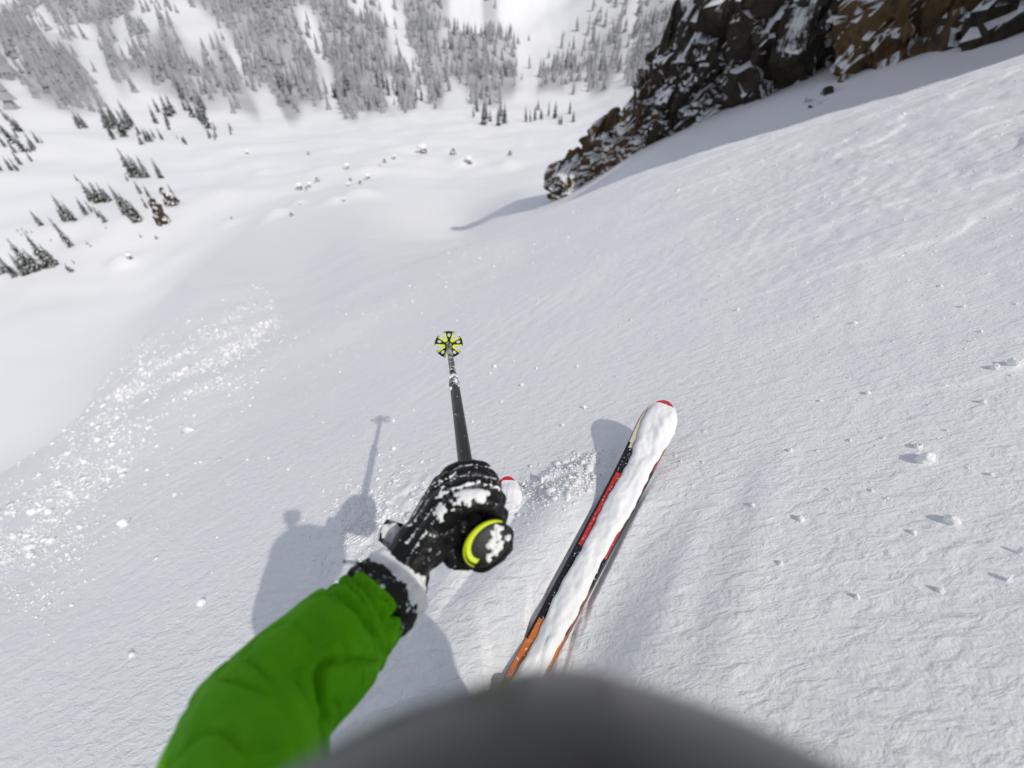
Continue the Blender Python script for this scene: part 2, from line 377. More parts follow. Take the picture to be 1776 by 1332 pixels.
fo = me.attributes.new('forest', 'FLOAT', 'POINT'); fo.data.foreach_set('value', (forest_cover(V[:, 0], V[:, 1]) * .85).astype(np.float32))
terr = add('snow_slope', me); tag(terr, kind='structure')
def gz(x, y): return float(h_detail(np.array([x]), np.array([y]))[0])

#@@REST
# ------------------------------------------------------------------ rocks
def rock_mat(name, c1, c2, snow_lo=.30, snow_hi=.48):
    m = mat(name, c1, .9, 0, .2); t = NT(m); v = t.pos()
    n = t.noise(v, .9, 6, .65, .3); base = t.ramp(n, [(.30, tuple(c * .35 for c in c1)), (.48, c1), (.62, c2), (.8, tuple(c * .6 for c in c2))])
    g = t.n('ShaderNodeNewGeometry'); sx = t.n('ShaderNodeSeparateXYZ'); t.l(g.outputs['Normal'], sx.inputs[0])
    f = t.math('ADD', sx.outputs[2], t.math('MULTIPLY', t.math('SUBTRACT', t.noise(v, 1.1, 5, .65), .5), 1.3))   # snow lodged on ledges
    mask = t.ramp(f, [(snow_lo, (0,) * 3), (snow_hi, (1,) * 3)])
    t.l(t.mix(mask, base, SNOW_COL), t.b.inputs['Base Color'])
    t.l(t.bump(t.noise(v, 3.5, 6, .7), .9, .25), t.b.inputs['Normal']); return m
M['rock'] = rock_mat('brown_lichen_rock', (.14, .088, .04), (.06, .046, .034))
M['rock_grey'] = rock_mat('grey_brown_rock', (.055, .044, .032), (.03, .026, .023))
M['boulder'] = rock_mat('boulder_rock', (.075, .062, .045), (.04, .035, .03), .42, .6)
def crag(name, w, d, h, seed, mt, sub=5, lean=(0, 0), point=.35):
    """a jointed crag: column bundle with ledges, standing on z = 0 and rooted below it"""
    bm = bmesh.new(); bmesh.ops.create_icosphere(bm, subdivisions=sub, radius=1); me = bm_mesh(name, bm, [mt], False)
    v, _ = co_no(me); p = v.copy(); e = 3.2      # squarish ellipsoid
    s = (np.abs(p) ** e).sum(1) ** (-1 / e); p = p * s[:, None]
    k = (p[:, 2] + 1) / 2; taper = 1 - point * k ** 1.5
    q = np.stack([p[:, 0] * w / 2 * taper, p[:, 1] * d / 2 * taper, -h * .25 + k * h * 1.25], 1)
    o = np.array([seed * 7.7, seed * 3.1, seed * 1.7])
    # vertical joints (cells in plan) and horizontal ledges
    cell = w * .26; cj = q[:, :2] / cell + .35 * np.stack([noise3(q / cell * .8 + o, seed), noise3(q / cell * .8 - o, seed + 5)], 1)
    ci = np.floor(cj).astype(np.int64); jit = _h(ci[:, 0], ci[:, 1], ci[:, 0] * 0, seed) / 4294967296.0
    q[:, 2] -= np.maximum(k - .25, 0) * h * .62 * jit
    led = np.floor(q[:, 2] / (h * .11) + 1.5 * noise3(q / (w * .5) + o, seed + 2))
    lj = _h(led.astype(np.int64), ci[:, 0], ci[:, 1], seed + 9) / 4294967296.0 - .5
    dirn = np.stack([p[:, 0], p[:, 1], np.zeros(len(p))], 1)
    q += dirn * (lj * w * .20)[:, None] + dirn * (fbm3(q / (w * .35) + o, 4, seed + 3) * w * .13)[:, None]
    q += np.stack([noise3(q * 1.3 + o, seed + 6), noise3(q * 1.3 - o, seed + 7), noise3(q * 1.3 + 3 * o, seed + 8)], 1) * w * .045
    q += dirn * (np.abs(fbm3(q * np.array([1.6, 1.6, .8]) + o, 3, seed + 12)) * -.055 * w)[:, None]
    q[:, 0] += k * h * lean[0]; q[:, 1] += k * h * lean[1]
    set_co(me, q); return me
CRAGS = [  # px, py of the foot, distance, width, depth, height, label
 (992, 338, 47, 5.0, 5, 4.6, 'small brown crag at the low end of the cliff, plastered with snow'),
 (1052, 318, 46, 5.5, 6, 6.6, 'crag second from the low end of the cliff, streaked with snow'),
 (1112, 288, 44, 6.5, 6, 9.0, 'brown crag with snowy ledges, third from the low end of the cliff'),
 (1185, 258, 43, 7.5, 7, 12.5, 'dark stepped crag below the tall rock tower'),
 (1262, 225, 42, 8.0, 7, 26, 'tall dark rock tower rising highest in the cliff'),
 (1318, 200, 41, 6.5, 7, 18.5, 'dark rock tower beside the snow ramp'),
 (1405, 215, 33, 2.6, 2.5, 1.8, 'low dark rock poking from the shaded snow below the ramp'),
 (1568, 110, 37, 7.0, 6, 15.0, 'ochre brown rock buttress above the snow ramp'),
 (1440, 30, 60, 13.0, 9, 15.0, 'dark rock wall behind the snow ramp'),
 (1780, 78, 36, 8.0, 6, 13.0, 'dark rock at the upper edge of the smooth slope'),
]
for (x_, y_, cw, chh, lab) in ((24.5, 17.5, 11, 22, 'big rock buttress where the cliff rises above the right slope'), (30, 12, 9, 22, 'last rock buttress of the cliff, farthest up the right slope')):
    d_ = np.array([x_, y_, gz(x_, y_)]); F_ = d_ @ np.array([0, cp, -sp_]); CRAGS.append((CX + FPX * d_[0] / F_, CY - FPX * (d_ @ np.array([0, sp_, cp])) / F_, math.hypot(x_, y_), cw, 7, chh, lab))
for i, (px, py, r, cw, cd, chh, lab) in enumerate(CRAGS):
    p = at_r(px, py, r); z = gz(p[0], p[1]); z0 = min(p[2], z + .5) if py > 100 else p[2]
    o = empty('rock_crag', (p[0], p[1], z0)); tag(o, lab, 'rock', 'crags of the cliff beyond the slope crest')
    c = add('rock', crag('crag_rock', cw, cd, chh, 11 + i, M['rock'] if i in (2, 7, 0, 1) else M['rock_grey'], 6 if 2 <= i <= 8 and i != 6 else 5), o); c.rotation_euler = (0, 0, .5 + .4 * i)
    # snow lodged in the pockets
    for k in range(0):
        a = random.uniform(0, 6.28); hh = random.uniform(.05, .62) * chh; f = .36 * (1 - .35 * hh / chh)
        bm = bmesh.new(); s = cw * random.uniform(.05, .11); ball_bm(bm, (0, 0, 0), (s * random.uniform(1, 1.9), s, s * .75), 3)
        m_ = bm_mesh('snow_pocket', bm, [M['farsnow']]); v, n = co_no(m_); set_co(m_, v + n * (fbm3(v / s + i * 3 + k, 3, k) * s * .22)[:, None])
        q = add('snow_pocket', m_, o, (math.cos(a) * cw * f, math.sin(a) * cd * f, hh)); q.rotation_euler = (random.uniform(-.3, .3), random.uniform(-.5, .5), a)

# ------------------------------------------------------------------ conifers
def leaf_mat(name, dark, snow):
    m = mat(name, dark, .85, 0, .15); t = NT(m)
    oi = t.n('ShaderNodeObjectInfo'); v = t.pos(space='obj')
    f = t.ramp(t.noise(v, 2.4, 3, .6), [(.35, dark), (.75, tuple(c * 2.1 for c in dark))])
    t.l(f, t.b.inputs['Base Color']); return m
M['needle'] = leaf_mat('conifer_needles', (.030, .036, .030), .3); M['bark'] = mat('bark', (.05, .04, .033), .9)
M['needle_far'] = mat('haze_paled_far_needles', (.35, .35, .355), .9, 0, .1)  # frost, plus paleness put into the colour in place of haze and blur
def conifer_meshes(seed, slim=.26, n_lay=26):
    """unit-height conifer: trunk, drooping boughs of small sprays, and the snow lying on them"""
    R = random.Random(seed); bm = bmesh.new(); tube_bm(bm, [(0, 0, -.06), (0, 0, .3), (.004, .002, .7), (0, 0, .98)], [.018, .013, .007, .002], 7)
    trunk = bm_mesh('conifer_trunk', bm, [M['bark']])
    cv, cf, sv, sf = [], [], [], []
    def spray(c, d, L, W, up, store_v, store_f):
        side = np.cross(d, up); side /= np.linalg.norm(side) + 1e-9; b = len(store_v)
        tip = c + d * L + np.array([0, 0, -L * .25])
        mid = c + d * L * .5
        store_v += [c, mid + side * W, tip, mid - side * W, mid + np.array([0, 0, W * .5])]
        store_f += [(b, b + 1, b + 4), (b + 1, b + 2, b + 4), (b + 2, b + 3, b + 4), (b + 3, b, b + 4), (b, b + 3, b + 2, b + 1)]
    for i in range(n_lay):
        k = (i + R.random() * .6) / n_lay; z = .07 + .92 * k; rad = slim * (1 - k) ** .85 * R.uniform(.6, 1.1) * (1 if k > .12 else .75) + .012
        nb = int(5 + 6 * (1 - k)); a0 = R.random() * 6.28
        for j in range(nb):
            if R.random() < .14: continue
            a = a0 + j * 6.283 / nb + R.uniform(-.25, .25); L = rad * R.uniform(.65, 1.1); droop = R.uniform(.25, .6)
            d = np.array([math.cos(a), math.sin(a), -droop]); d /= np.linalg.norm(d)
            for q in range(3):
                c = np.array([0, 0, z]) + d * L * (q * .30); ang = R.uniform(-.6, .6)
                dd = np.array([math.cos(a + ang), math.sin(a + ang), -droop * R.uniform(.5, 1.4)])
                spray(c, dd, L * .46, L * .13 + .006, np.array([0, 0, 1.]), cv, cf)
            if R.random() < .62:
                c = np.array([0, 0, z + .010]) + d * L * R.uniform(.25, .6)
                spray(c, d * np.array([1, 1, .8]), L * R.uniform(.3, .55), L * .13 + .006, np.array([0, 0, 1.]), sv, sf)
    crown = mesh_np('conifer_crown', np.array(cv), cf, [M['needle']], False); sn = mesh_np('conifer_snow', np.array(sv), sf, [M['farsnow']], False)
    return trunk, crown, sn
PROTO = [conifer_meshes(s, sl_, n) for s, sl_, n in ((1, .20, 30), (2, .25, 28), (3, .17, 32), (4, .30, 22), (5, .22, 26))]
def tree(p, h, label, group, parts=True, kind=None):
    tr, cr, sn = PROTO[random.randrange(5) if kind is None else kind]
    o = empty('conifer_tree', p); o.rotation_euler = (random.uniform(-.04, .04), random.uniform(-.04, .04), random.uniform(0, 6.28))
    s = h * 1.06; o.scale = (s * random.uniform(.9, 1.15), s * random.uniform(.9, 1.15), s); tag(o, label, 'tree', group)
    add('trunk', tr, o); add('crown', cr, o); tag(add('snow_load', sn, o), kind='stuff'); return o
def tree_px(px, py, hpx, label, group):
    q = hit(px, py)
    if q is None: return
    # leaning outlines in the picture are perspective only: the trunk stands plumb
    top = q[0] + np.array([0, 0, 1.0]); f0 = q[1]; ft = top @ np.array([0, cp, -sp_])
    a = np.array([q[0][0] / f0, (q[0][1] * sp_ + q[0][2] * cp) / f0]); b = np.array([top[0] / ft, (top[1] * sp_ + top[2] * cp) / ft])
    h = hpx / (np.linalg.norm(a - b) * FPX + 1e-6); tree(q[0] - np.array([0, 0, .15]), h, label, group)
A_ = [(27, 480, 56), (5, 474, 60), (57, 472, 76), (85, 462, 72), (70, 468, 50), (96, 459, 45), (44, 476, 48)]
B_ = [(120, 383, 55), (130, 383, 42), (112, 384, 30), (150, 373, 38), (160, 368, 26), (173, 378, 27), (183, 385, 27)]
B2 = [(161, 349, 44), (175, 350, 42), (186, 351, 40), (191, 349, 30), (168, 352, 32)]
B3 = [(221, 371, 60), (231, 379, 52), (240, 386, 52), (243, 383, 42), (226, 374, 40)]
D_ = [(233, 307, 58), (241, 308, 46), (248, 309, 42), (256, 308, 46), (244, 336, 28), (259, 341, 24), (222, 314, 14)]
for L_, lab in ((A_, 'snow-flecked conifer in the clump at the edge of the flat snowfield'), (B_, 'snow-flecked conifer in the low clump left of the middle trees on the knoll'),
                (B2, 'conifer in the tight row on top of the snowy knoll'), (B3, 'conifer in the dense clump beside the brown boulder on the knoll'), (D_, 'conifer in the upper clump above the brown boulders')):
    for (x, y, h) in L_: tree_px(x, y, h, lab, lab[lab.index('in the') + 7:])
for x, y, h, lab in ((124, 428, 64, 'lone slender conifer between the snowfield clump and the knoll'), (72, 391, 34, 'thin lone conifer above the snowfield clump'),
                     (255, 361, 25, 'little conifer just uphill of the brown boulder'), (280, 309, 40, 'single conifer standing apart beside the upper clump'),
                     (135, 314, 17, 'tiny sapling poking from the snow above the knoll'), (301, 340, 26, 'thin conifer growing from the upper brown boulder'),
                     (129, 457, 11, 'small shrub-like conifer beside the snow hump')): tree_px(x, y, h, lab, None)
for x, y, h in ((32, 402, 9), (40, 400, 9), (48, 405, 10), (56, 404, 9), (38, 408, 7), (90, 419, 8), (152, 424, 9), (158, 428, 9), (185, 398, 8), (245, 412, 9)):
    tree_px(x, y, h, 'tiny half-buried sapling scattered over the snow around the knoll', 'half-buried saplings')
rt_ = random.Random(3)
def clump(cx, cy, sx, sy, n, h, lab):
    for k in range(n): tree_px(cx + rt_.gauss(0, sx), cy + rt_.gauss(0, sy), h * rt_.uniform(.6, 1.2), lab, lab)
clump(25, 245, 22, 16, 16, 36, 'dark conifer in the grove on the far left hillside')
clump(5, 300, 8, 8, 4, 24, 'dark conifer at the foot of the far left hillside')
clump(60, 268, 8, 8, 5, 24, 'conifer at the tip of the far left grove')
clump(140, 222, 8, 5, 5, 30, 'conifer in the small grove on the open far slope')
clump(215, 225, 18, 14, 15, 44, 'dark conifer in the big grove across the valley')
clump(262, 242, 16, 5, 9, 26, 'conifer in the thicket right of the big grove')
clump(318, 246, 8, 3, 5, 14, 'small conifer on the far bench of the valley')
clump(375, 238, 12, 6, 7, 18, 'small conifer below the far forest edge')
clump(300, 190, 14, 20, 9, 40, 'conifer in the strip of trees running up the far slope')
clump(350, 195, 14, 18, 9, 40, 'conifer at the lower corner of the far forest')
clump(500, 160, 10, 8, 7, 40, 'conifer on the forest point above the valley floor')
clump(592, 165, 8, 6, 6, 34, 'conifer on the second forest point above the valley floor')
clump(690, 165, 30, 8, 10, 34, 'conifer along the forest edge beyond the valley floor')
clump(850, 205, 18, 10, 12, 30, 'conifer at the head of the valley floor')
clump(960, 210, 30, 8, 12, 26, 'conifer under the snowy mountain face')
# far forest: one mass
def far_forest(n):
    r_ = np.random.default_rng(5); vs_, fs_ = [], []; got = 0
    tmpl_v, tmpl_f = [], []
    for (z0, z1, rad) in ((.0, .5, .20), (.25, .75, .15), (.5, 1., .10)):
        b = len(tmpl_v); tmpl_v += [(rad * math.cos(k * 1.2566), rad * math.sin(k * 1.2566), z0) for k in range(5)] + [(0, 0, z1)]
        tmpl_f += [(b + k, b + (k + 1) % 5, b + 5) for k in range(5)]
    tv = np.array(tmpl_v); tf = np.array(tmpl_f)
    a = np.radians(r_.uniform(-58, 42, n * 14)); r = np.sqrt(r_.uniform(320 ** 2, 1150 ** 2, n * 14)); x = r * np.sin(a); y = r * np.cos(a)
    ok = r_.random(len(x)) < forest_cover(x, y) ** 1.4; x, y = x[ok][:n], y[ok][:n]; z = h_base(x, y); n = len(x)
    h = r_.uniform(7, 17, n); rot = r_.uniform(0, 6.28, n); c, s = np.cos(rot), np.sin(rot); wd = h * r_.uniform(.7, 1.2, n)
    jit = 1 + .3 * r_.standard_normal((n, len(tv)))
    vx = (tv[None, :, 0] * c[:, None] - tv[None, :, 1] * s[:, None]) * wd[:, None] * jit + x[:, None]
    vy = (tv[None, :, 0] * s[:, None] + tv[None, :, 1] * c[:, None]) * wd[:, None] * jit + y[:, None]
    vz = tv[None, :, 2] * h[:, None] + z[:, None] - .3
    V = np.stack([vx, vy, vz], -1).reshape(-1, 3); Fa = (tf[None] + (np.arange(n) * len(tv))[:, None, None]).reshape(-1, 3)
    return mesh_np('forest', V, Fa, [M['needle_far']], False)
fo_ = add('forest', far_forest(7000)); tag(fo_, 'frosted, haze-paled conifer forest covering the far valley walls', 'forest', kind='stuff')

# ------------------------------------------------------------------ boulders in the valley
def boulder(px, py, wpx, hpx, lab, group=None, seed=0, cap=True, tall=1.0):
    q = hit(px, py)
    if q is None: return
    wd = wpx * q[1] / FPX; hh = hpx * q[1] / FPX * 1.15
    o = empty('boulder', q[0]); tag(o, lab, 'boulder', group)
    add('rock', crag('boulder_rock', wd, wd * .8, hh, seed + 60, M['boulder'], 4, (0, 0), .8), o).rotation_euler = (0, 0, seed * 1.1)
    if cap:
        bm = bmesh.new(); ball_bm(bm, (0, 0, 0), (wd * .62, wd * .55, hh * .34), 3); m_ = bm_mesh('snow_cap', bm, [M['farsnow']]); v, n = co_no(m_)
        set_co(m_, v + n * (fbm3(v / wd * 2 + seed, 3, seed) * wd * .06)[:, None]); add('snow_cap', m_, o, (-wd * .15, wd * .1, hh * .74))
boulder(286, 387, 24, 40, 'tall brown boulder standing at the end of the knoll', None, 1, False)
boulder(299, 356, 30, 28, 'broad brown boulder with a thin conifer on top', None, 2, False)
boulder(124, 472, 9, 17, 'small dark pointed stone beside the snowfield clump', None, 3, False)
for i, (x, y, s) in enumerate([(430, 268, 6), (535, 268, 6), (603, 293, 8), (608, 313, 6), (639, 311, 8), (625, 319, 7), (605, 323, 6), (667, 283, 8), (684, 276, 6), (658, 287, 5), (521, 329, 10), (532, 330, 6), (538, 325, 7), (551, 315, 8), (735, 266, 13), (786, 268, 11), (814, 284, 10), (884, 270, 10), (597, 349, 5), (506, 374, 7), (521, 355, 4), (272, 414, 6), (227, 450, 8), (402, 380, 4)]):
    lb = ('larger dark stone on the valley floor below the snowy mountain face' if x > 700 else 'small dark stone in the loose scatter at the middle of the valley floor' if x > 598 and y < 330
          else 'dark stone in the tight cluster beside the long snow hump' if 515 < x < 560 and 310 < y < 335 else 'tiny dark stone at the end of a bright snow hump' if y > 340 else 'lone dark speck of stone on the far valley snow')
    boulder(x, y, s, s * .9, lb, lb, 10 + i, i % 2 == 0)

# ------------------------------------------------------------------ skis
def ramp_along(m, stops, coord='Object', axis=1, scale=1.0):
    t = NT(m); sx = t.n('ShaderNodeSeparateXYZ'); t.l(t.n('ShaderNodeTexCoord').outputs['Object'], sx.inputs[0])
    x = t.math('MULTIPLY', sx.outputs[axis], scale); r = t.n('ShaderNodeValToRGB'); r.color_ramp.interpolation = 'CONSTANT'; e = r.color_ramp.elements
    while len(e) < len(stops): e.new(.5)
    for i, (p, c) in enumerate(stops): e[i].position = p; e[i].color = (*c, 1)
    t.l(x, r.inputs[0]); return t, r.outputs[0]
BLK, RED, ORG, CRM = (.012, .012, .014), (.55, .03, .03), (.62, .17, .03), (.62, .58, .44)
m = mat('ski_topsheet', BLK, .3); t, c = ramp_along(m, [(0, ORG), (.24, BLK), (.445, RED), (.69, BLK), (.78, CRM), (.945, RED)], axis=1, scale=1 / 1.25)
vv = t.pos(); t.l(t.mix(t.ramp(t.noise(vv, 120, 5, .65), [(.60, (0,) * 3), (.66, (1,) * 3)]), c, SNOW_COL), t.b.inputs['Base Color']); M['topsheet'] = m
m = mat('ski_sidewall', BLK, .35); t, c = ramp_along(m, [(0, (.25, .05, .03)), (.36, BLK), (.74, (.42, .025, .03)), (.93, BLK), (.98, RED)], axis=1, scale=1 / 1.25)
t.l(c, t.b.inputs['Base Color']); M['sidewall'] = m
M['edge_stripe'] = mat('black_ski_edge', BLK, .35)
M['red_top'] = mat('red_ski_topsheet', RED, .3)
def ski(T, B, ax, sd, up, label, snow=True, top='topsheet'):
    o = empty('ski', B); o.matrix_world = Matrix(((sd[0], ax[0], up[0], B[0]), (sd[1], ax[1], up[1], B[1]), (sd[2], ax[2], up[2], B[2]), (0, 0, 0, 1)))
    tag(o, label, 'ski', 'pair of skis'); L1 = np.linalg.norm(T - B); ys = np.concatenate([np.linspace(-.86, L1 - .16, 46), L1 - .16 + .16 * np.sin(np.linspace(0, math.pi / 2, 16))[1:]])
    def half(y):
        k = (y + .86) / (L1 + .86); w_ = .048 + .018 * max(0, (k - .42) / .5) ** 1.6 + .010 * max(0, (.35 - k) / .35) ** 1.5
        e = L1 - y
        if e < .13: w_ *= math.sqrt(max(0, 1 - (1 - e / .13) ** 2.4)) if e > 1e-4 else 0.0
        return max(w_, .004)
    def zc(y): return .085 * max(0, (y - (L1 - .38)) / .38) ** 2.0 + .03 * max(0, (-.6 - y) / .26) ** 2
    th = lambda y: .019 - .012 * max(0, (y - (L1 - .45)) / .45)
    def strip(prof, name, mt, y0=-9, y1=9):
        v, f = [], []; sel = [y for y in ys if y0 <= y <= y1]; n = None
        for y in sel:
            ring = prof(y); n = len(ring); v += [(a, y, zc(y) + b) for a, b in ring]
        for i in range(len(sel) - 1):
            for k in range(n): f.append((i * n + k, i * n + (k + 1) % n, (i + 1) * n + (k + 1) % n, (i + 1) * n + k))
        f += [tuple(range(n))[::-1], tuple(range((len(sel) - 1) * n, len(sel) * n))]
        return add(name, mesh_np(name, np.array(v), f, [mt], False), o)
    strip(lambda y: [(-half(y), -th(y)), (half(y), -th(y)), (half(y), -.002), (half(y) - .003, 0), (-half(y) + .003, 0), (-half(y), -.002)], 'ski_core', M['sidewall'])
    strip(lambda y: [(-half(y) * .95, .0005), (half(y) * .95, .0005), (half(y) * .93, .0022), (-half(y) * .93, .0022)], 'topsheet', M[top])
    strip(lambda y: [(-half(y) - .0015, -th(y) - .001), (half(y) + .0015, -th(y) - .001), (half(y) + .0015, -th(y) + .002), (-half(y) - .0015, -th(y) + .002)], 'steel_edge', M['steel'])
    strip(lambda y: [(-half(y) * .99, .0008), (-half(y) * .84, .0008), (-half(y) * .84, .0032), (-half(y) * .97, .0032)], 'edge_stripe', M['edge_stripe'], L1 - 1.0, L1 - .2)
    for nm, y0, ln in (('binding_toe', .09, .09), ('binding_heel', -.24, .12)):
        bm = bmesh.new(); ball_bm(bm, (0, y0, .03), (.036, ln / 2, .034), 3); capsule_bm(bm, (-.03, y0, .012), (.03, y0, .012), .014, .014)
        add(nm, remesh(nm, bm, .006, 2, [M['black']]), o)
    if snow:   # the loaf of snow riding on the topsheet
        ny, nx = 150, 25; v = []; yy = np.linspace(.10, L1 - .012, ny)
        for y in yy:
            hw = half(y); c0 = .17 * hw + hw * .04 * math.sin(y * 9); wl = hw * (.74 + .06 * math.sin(y * 17 + 1)) + hw * .16 * sstep(L1 - .30, L1 - .12, y)
            for k in range(nx): v.append((c0 + wl * (k / (nx - 1) * 2 - 1), y, zc(y)))
        v = np.array(v); kx = np.tile(np.linspace(-1, 1, nx), ny); ky = np.repeat(yy, nx)
        dome = np.sqrt(np.clip(1 - np.abs(kx) ** 2.6, 0, 1)); endt = sstep(.10, .16, ky) * sstep(L1 - .01, L1 - .06, ky)
        nz = .012 + .010 * (1 + noise2(v[:, 1] / .09, v[:, 0] / .05, 51)) + .004 * noise2(v[:, 1] / .025, v[:, 0] / .02, 52)
        v[:, 2] += .0015 + dome * endt * nz
        v[:, 0] += .004 * noise2(ky / .04, kx * 0 + .3, 53) * np.sign(kx)
        idx = np.arange(nx * ny).reshape(ny, nx); f = np.stack([idx[:-1, :-1], idx[:-1, 1:], idx[1:, 1:], idx[1:, :-1]], -1).reshape(-1, 4)
        add('snow_load', mesh_np('ski_snow', v, f, [M['snow']]), o)
    return o
ski(RT, RB, RAX, RSD, RUP, 'snow-loaded black and red ski lying across the slope, fully in view')
ski(LT, LB, LAX, LSD, LUP, 'ski buried in snow with only its red tip showing beside the glove', True, 'red_top')

# ------------------------------------------------------------------ ski pole
P0 = np.array([-.0566, -.268, .66]); PBK = np.array([-.251, .16, 1.6]); PAX = PBK - P0; PLEN = np.linalg.norm(PAX); PAX /= PLEN
VW = np.array([-.122, -.39, .914]); VW /= np.linalg.norm(VW)
E1 = -VW + (VW @ PAX) * PAX; E1 /= np.linalg.norm(E1); E2 = -np.cross(PAX, E1)
def hp(s, e1, e2): return c2w(P0 + s * PAX + e1 * E1 + e2 * E2)      # hand frame: along pole, towards viewer, right
pole = empty('ski_pole', hp(PLEN, 0, 0)); tag(pole, 'black ski pole with round yellow-trimmed basket, gripped by the gloved hand', 'ski pole')
def child(nm, me_, par): o = add(nm, me_, par); o.matrix_parent_inverse = Matrix.Translation(-par.location) if par.parent is None else Matrix.Identity(4); return o
def pole_part(nm, prof, mt, seg=20):
    bm = bmesh.new(); tube_bm(bm, [hp(s, 0, 0) for s, r in prof], [r for s, r in prof], seg); return child(nm, bm_mesh(nm, bm, [mt]), pole)
pole_part('upper_shaft', [(.12, .0165), (.2, .0162), (.5, .0152), (.63, .0145), (.655, .0135)], M['shaft'])
pole_part('lower_shaft', [(.64, .0112), (.85, .0104), (PLEN - .002, .0092)], M['shaft_low'])
bm = bmesh.new(); tube_bm(bm, [hp(s, 0, 0) for s in (.625, .64, .66, .675, .69)], [.0148, .0165, .017, .0155, .0120], 20); tube_bm(bm, [hp(.63, .012, .004), hp(.66, .018, .006), hp(.685, .013, .004)], [.004, .006, .004], 10)
clampo = child('clamp', bm_mesh('clamp', bm, [M['shaft_low']]), pole)
pole_part('tip', [(PLEN + .005, .006), (PLEN + .05, .0045), (PLEN + .06, .0015)], M['steel'])
gp = pole_part('grip', [(.0, .019), (.02, .0185), (.06, .0165), (.10, .0175), (.135, .0155), (.15, .0135)], M['grip'])
# pommel facing the viewer: flared oval cap with a yellow crescent
axc = c2w(PAX); e1w = c2w(E1); e2w = c2w(E2)
tiltn = c2w(-.80 * PAX + .52 * E1 + .10 * E2); tiltn /= np.linalg.norm(tiltn)
pu = e1w - tiltn * (e1w @ tiltn); pu /= np.linalg.norm(pu); pr = np.cross(pu, tiltn)
if pr @ e2w < 0: pr = -pr
ca, sa = math.cos(math.radians(28)), math.sin(math.radians(28)); long_ = pr * ca + pu * sa; short_ = -pr * sa + pu * ca
pc = hp(.004, .004, .016)
def oval(bm, rings, seg=40):
    prev = None
    for (off, a, b, dx, dy) in rings:
        cur = [bm.verts.new(tuple(pc + tiltn * off + long_ * (dx + a * math.cos(k * 2 * math.pi / seg)) + short_ * (dy + b * math.sin(k * 2 * math.pi / seg)))) for k in range(seg)]
        if prev: [bm.faces.new((prev[k], prev[(k + 1) % seg], cur[(k + 1) % seg], cur[k])) for k in range(seg)]
        else: bm.faces.new(cur[::-1])
        prev = cur
    bm.faces.new(prev)
bm = bmesh.new(); oval(bm, [(-.034, .022, .018, 0, 0), (-.016, .035, .026, 0, 0), (-.004, .0435, .0315, 0, 0), (.003, .044, .032, 0, 0), (.008, .040, .029, 0, 0), (.011, .030, .020, 0, 0), (.012, .013, .009, 0, 0)])
pom = child('pommel', bm_mesh('pommel', bm, [M['grip']]), pole)
# yellow crescent hugging the upper left rim
bm = bmesh.new(); seg = 36; inn, out, ino, outo = [], [], [], []
for k in range(seg + 1):
    a = math.radians(22 + (206 - 22) * k / seg); wd = .0012 + .0150 * (k / seg) ** .75
    for lst, aa, bb, off in ((out, .0437, .0317, .0055), (inn, .0437 - wd, .0317 - wd * .75, .0132), (outo, .0439, .0319, .0030), (ino, .0434 - wd, .0314 - wd * .75, .0080)):
        lst.append(bm.verts.new(tuple(pc + tiltn * off + long_ * aa * math.cos(a) + short_ * bb * math.sin(a))))
for k in range(seg):
    bm.faces.new((out[k], out[k + 1], inn[k + 1], inn[k])); bm.faces.new((outo[k], ino[k], ino[k + 1], outo[k + 1]))
    bm.faces.new((inn[k], inn[k + 1], ino[k + 1], ino[k])); bm.faces.new((out[k + 1], out[k], outo[k], outo[k + 1]))
o = add('yellow_crescent', bm_mesh('yellow_crescent', bm, [M['yellow']]), pom); o['label'] = 'bright yellow crescent on the grip top'
def clump_mesh(nm, specs, vox, mt, amp, seed, fr=90):
    bm = bmesh.new()
    for c, r in specs: ball_bm(bm, c, r, 3)
    m_ = remesh(nm, bm, vox, 2, [mt]); v, n = co_no(m_); set_co(m_, v + n * (fbm3(v * fr, 3, seed) * amp)[:, None]); return m_
sp_list = []
rr_ = random.Random(11)
for (lx, ly, rad, n) in ((.006, -.004, .006, 6), (.014, -.014, .006, 8), (.024, .006, .0055, 7), (.0, -.017, .005, 7), (-.012, -.018, .0045, 5)):
    for k in range(n): sp_list.append((pc + tiltn * .011 + long_ * (lx + rr_.gauss(0, .005)) + short_ * (ly + rr_.gauss(0, .0035)), rad * rr_.uniform(.5, 1.0)))
add('snow_patch', clump_mesh('pommel_snow', sp_list, .0016, M['crumb'], .0016, 5, 300), pom)
# basket
def curve_plate(nm, outline, holes, depth, bev, mt, mtx, par):
    cu = bpy.data.curves.new(nm, 'CURVE'); cu.dimensions = '2D'; cu.fill_mode = 'BOTH'; cu.extrude = depth; cu.bevel_depth = bev; cu.bevel_resolution = 1
    for pts in [outline] + holes:
        s = cu.splines.new('POLY'); s.points.add(len(pts) - 1); s.use_cyclic_u = True
        for i, (x, y) in enumerate(pts): s.points[i].co = (x, y, 0, 1)
    to = bpy.data.objects.new('tmp', cu); C.objects.link(to); dg = bpy.context.evaluated_depsgraph_get()
    me_ = bpy.data.meshes.new_from_object(to.evaluated_get(dg)); bpy.data.objects.remove(to); me_.name = nm
    me_.transform(mtx); me_.materials.clear(); me_.materials.append(mt); return child(nm, me_, par) if par.parent is None else add(nm, me_, par)
BR = .0545; bc = hp(PLEN - .012, 0, 0); bz = -axc; byv = np.array([0, sp_, cp]); byv = byv - bz * (byv @ bz); byv /= np.linalg.norm(byv); bxv = np.cross(byv, bz)
BM = Matrix(((bxv[0], byv[0], bz[0], bc[0]), (bxv[1], byv[1], bz[1], bc[1]), (bxv[2], byv[2], bz[2], bc[2]), (0, 0, 0, 1)))
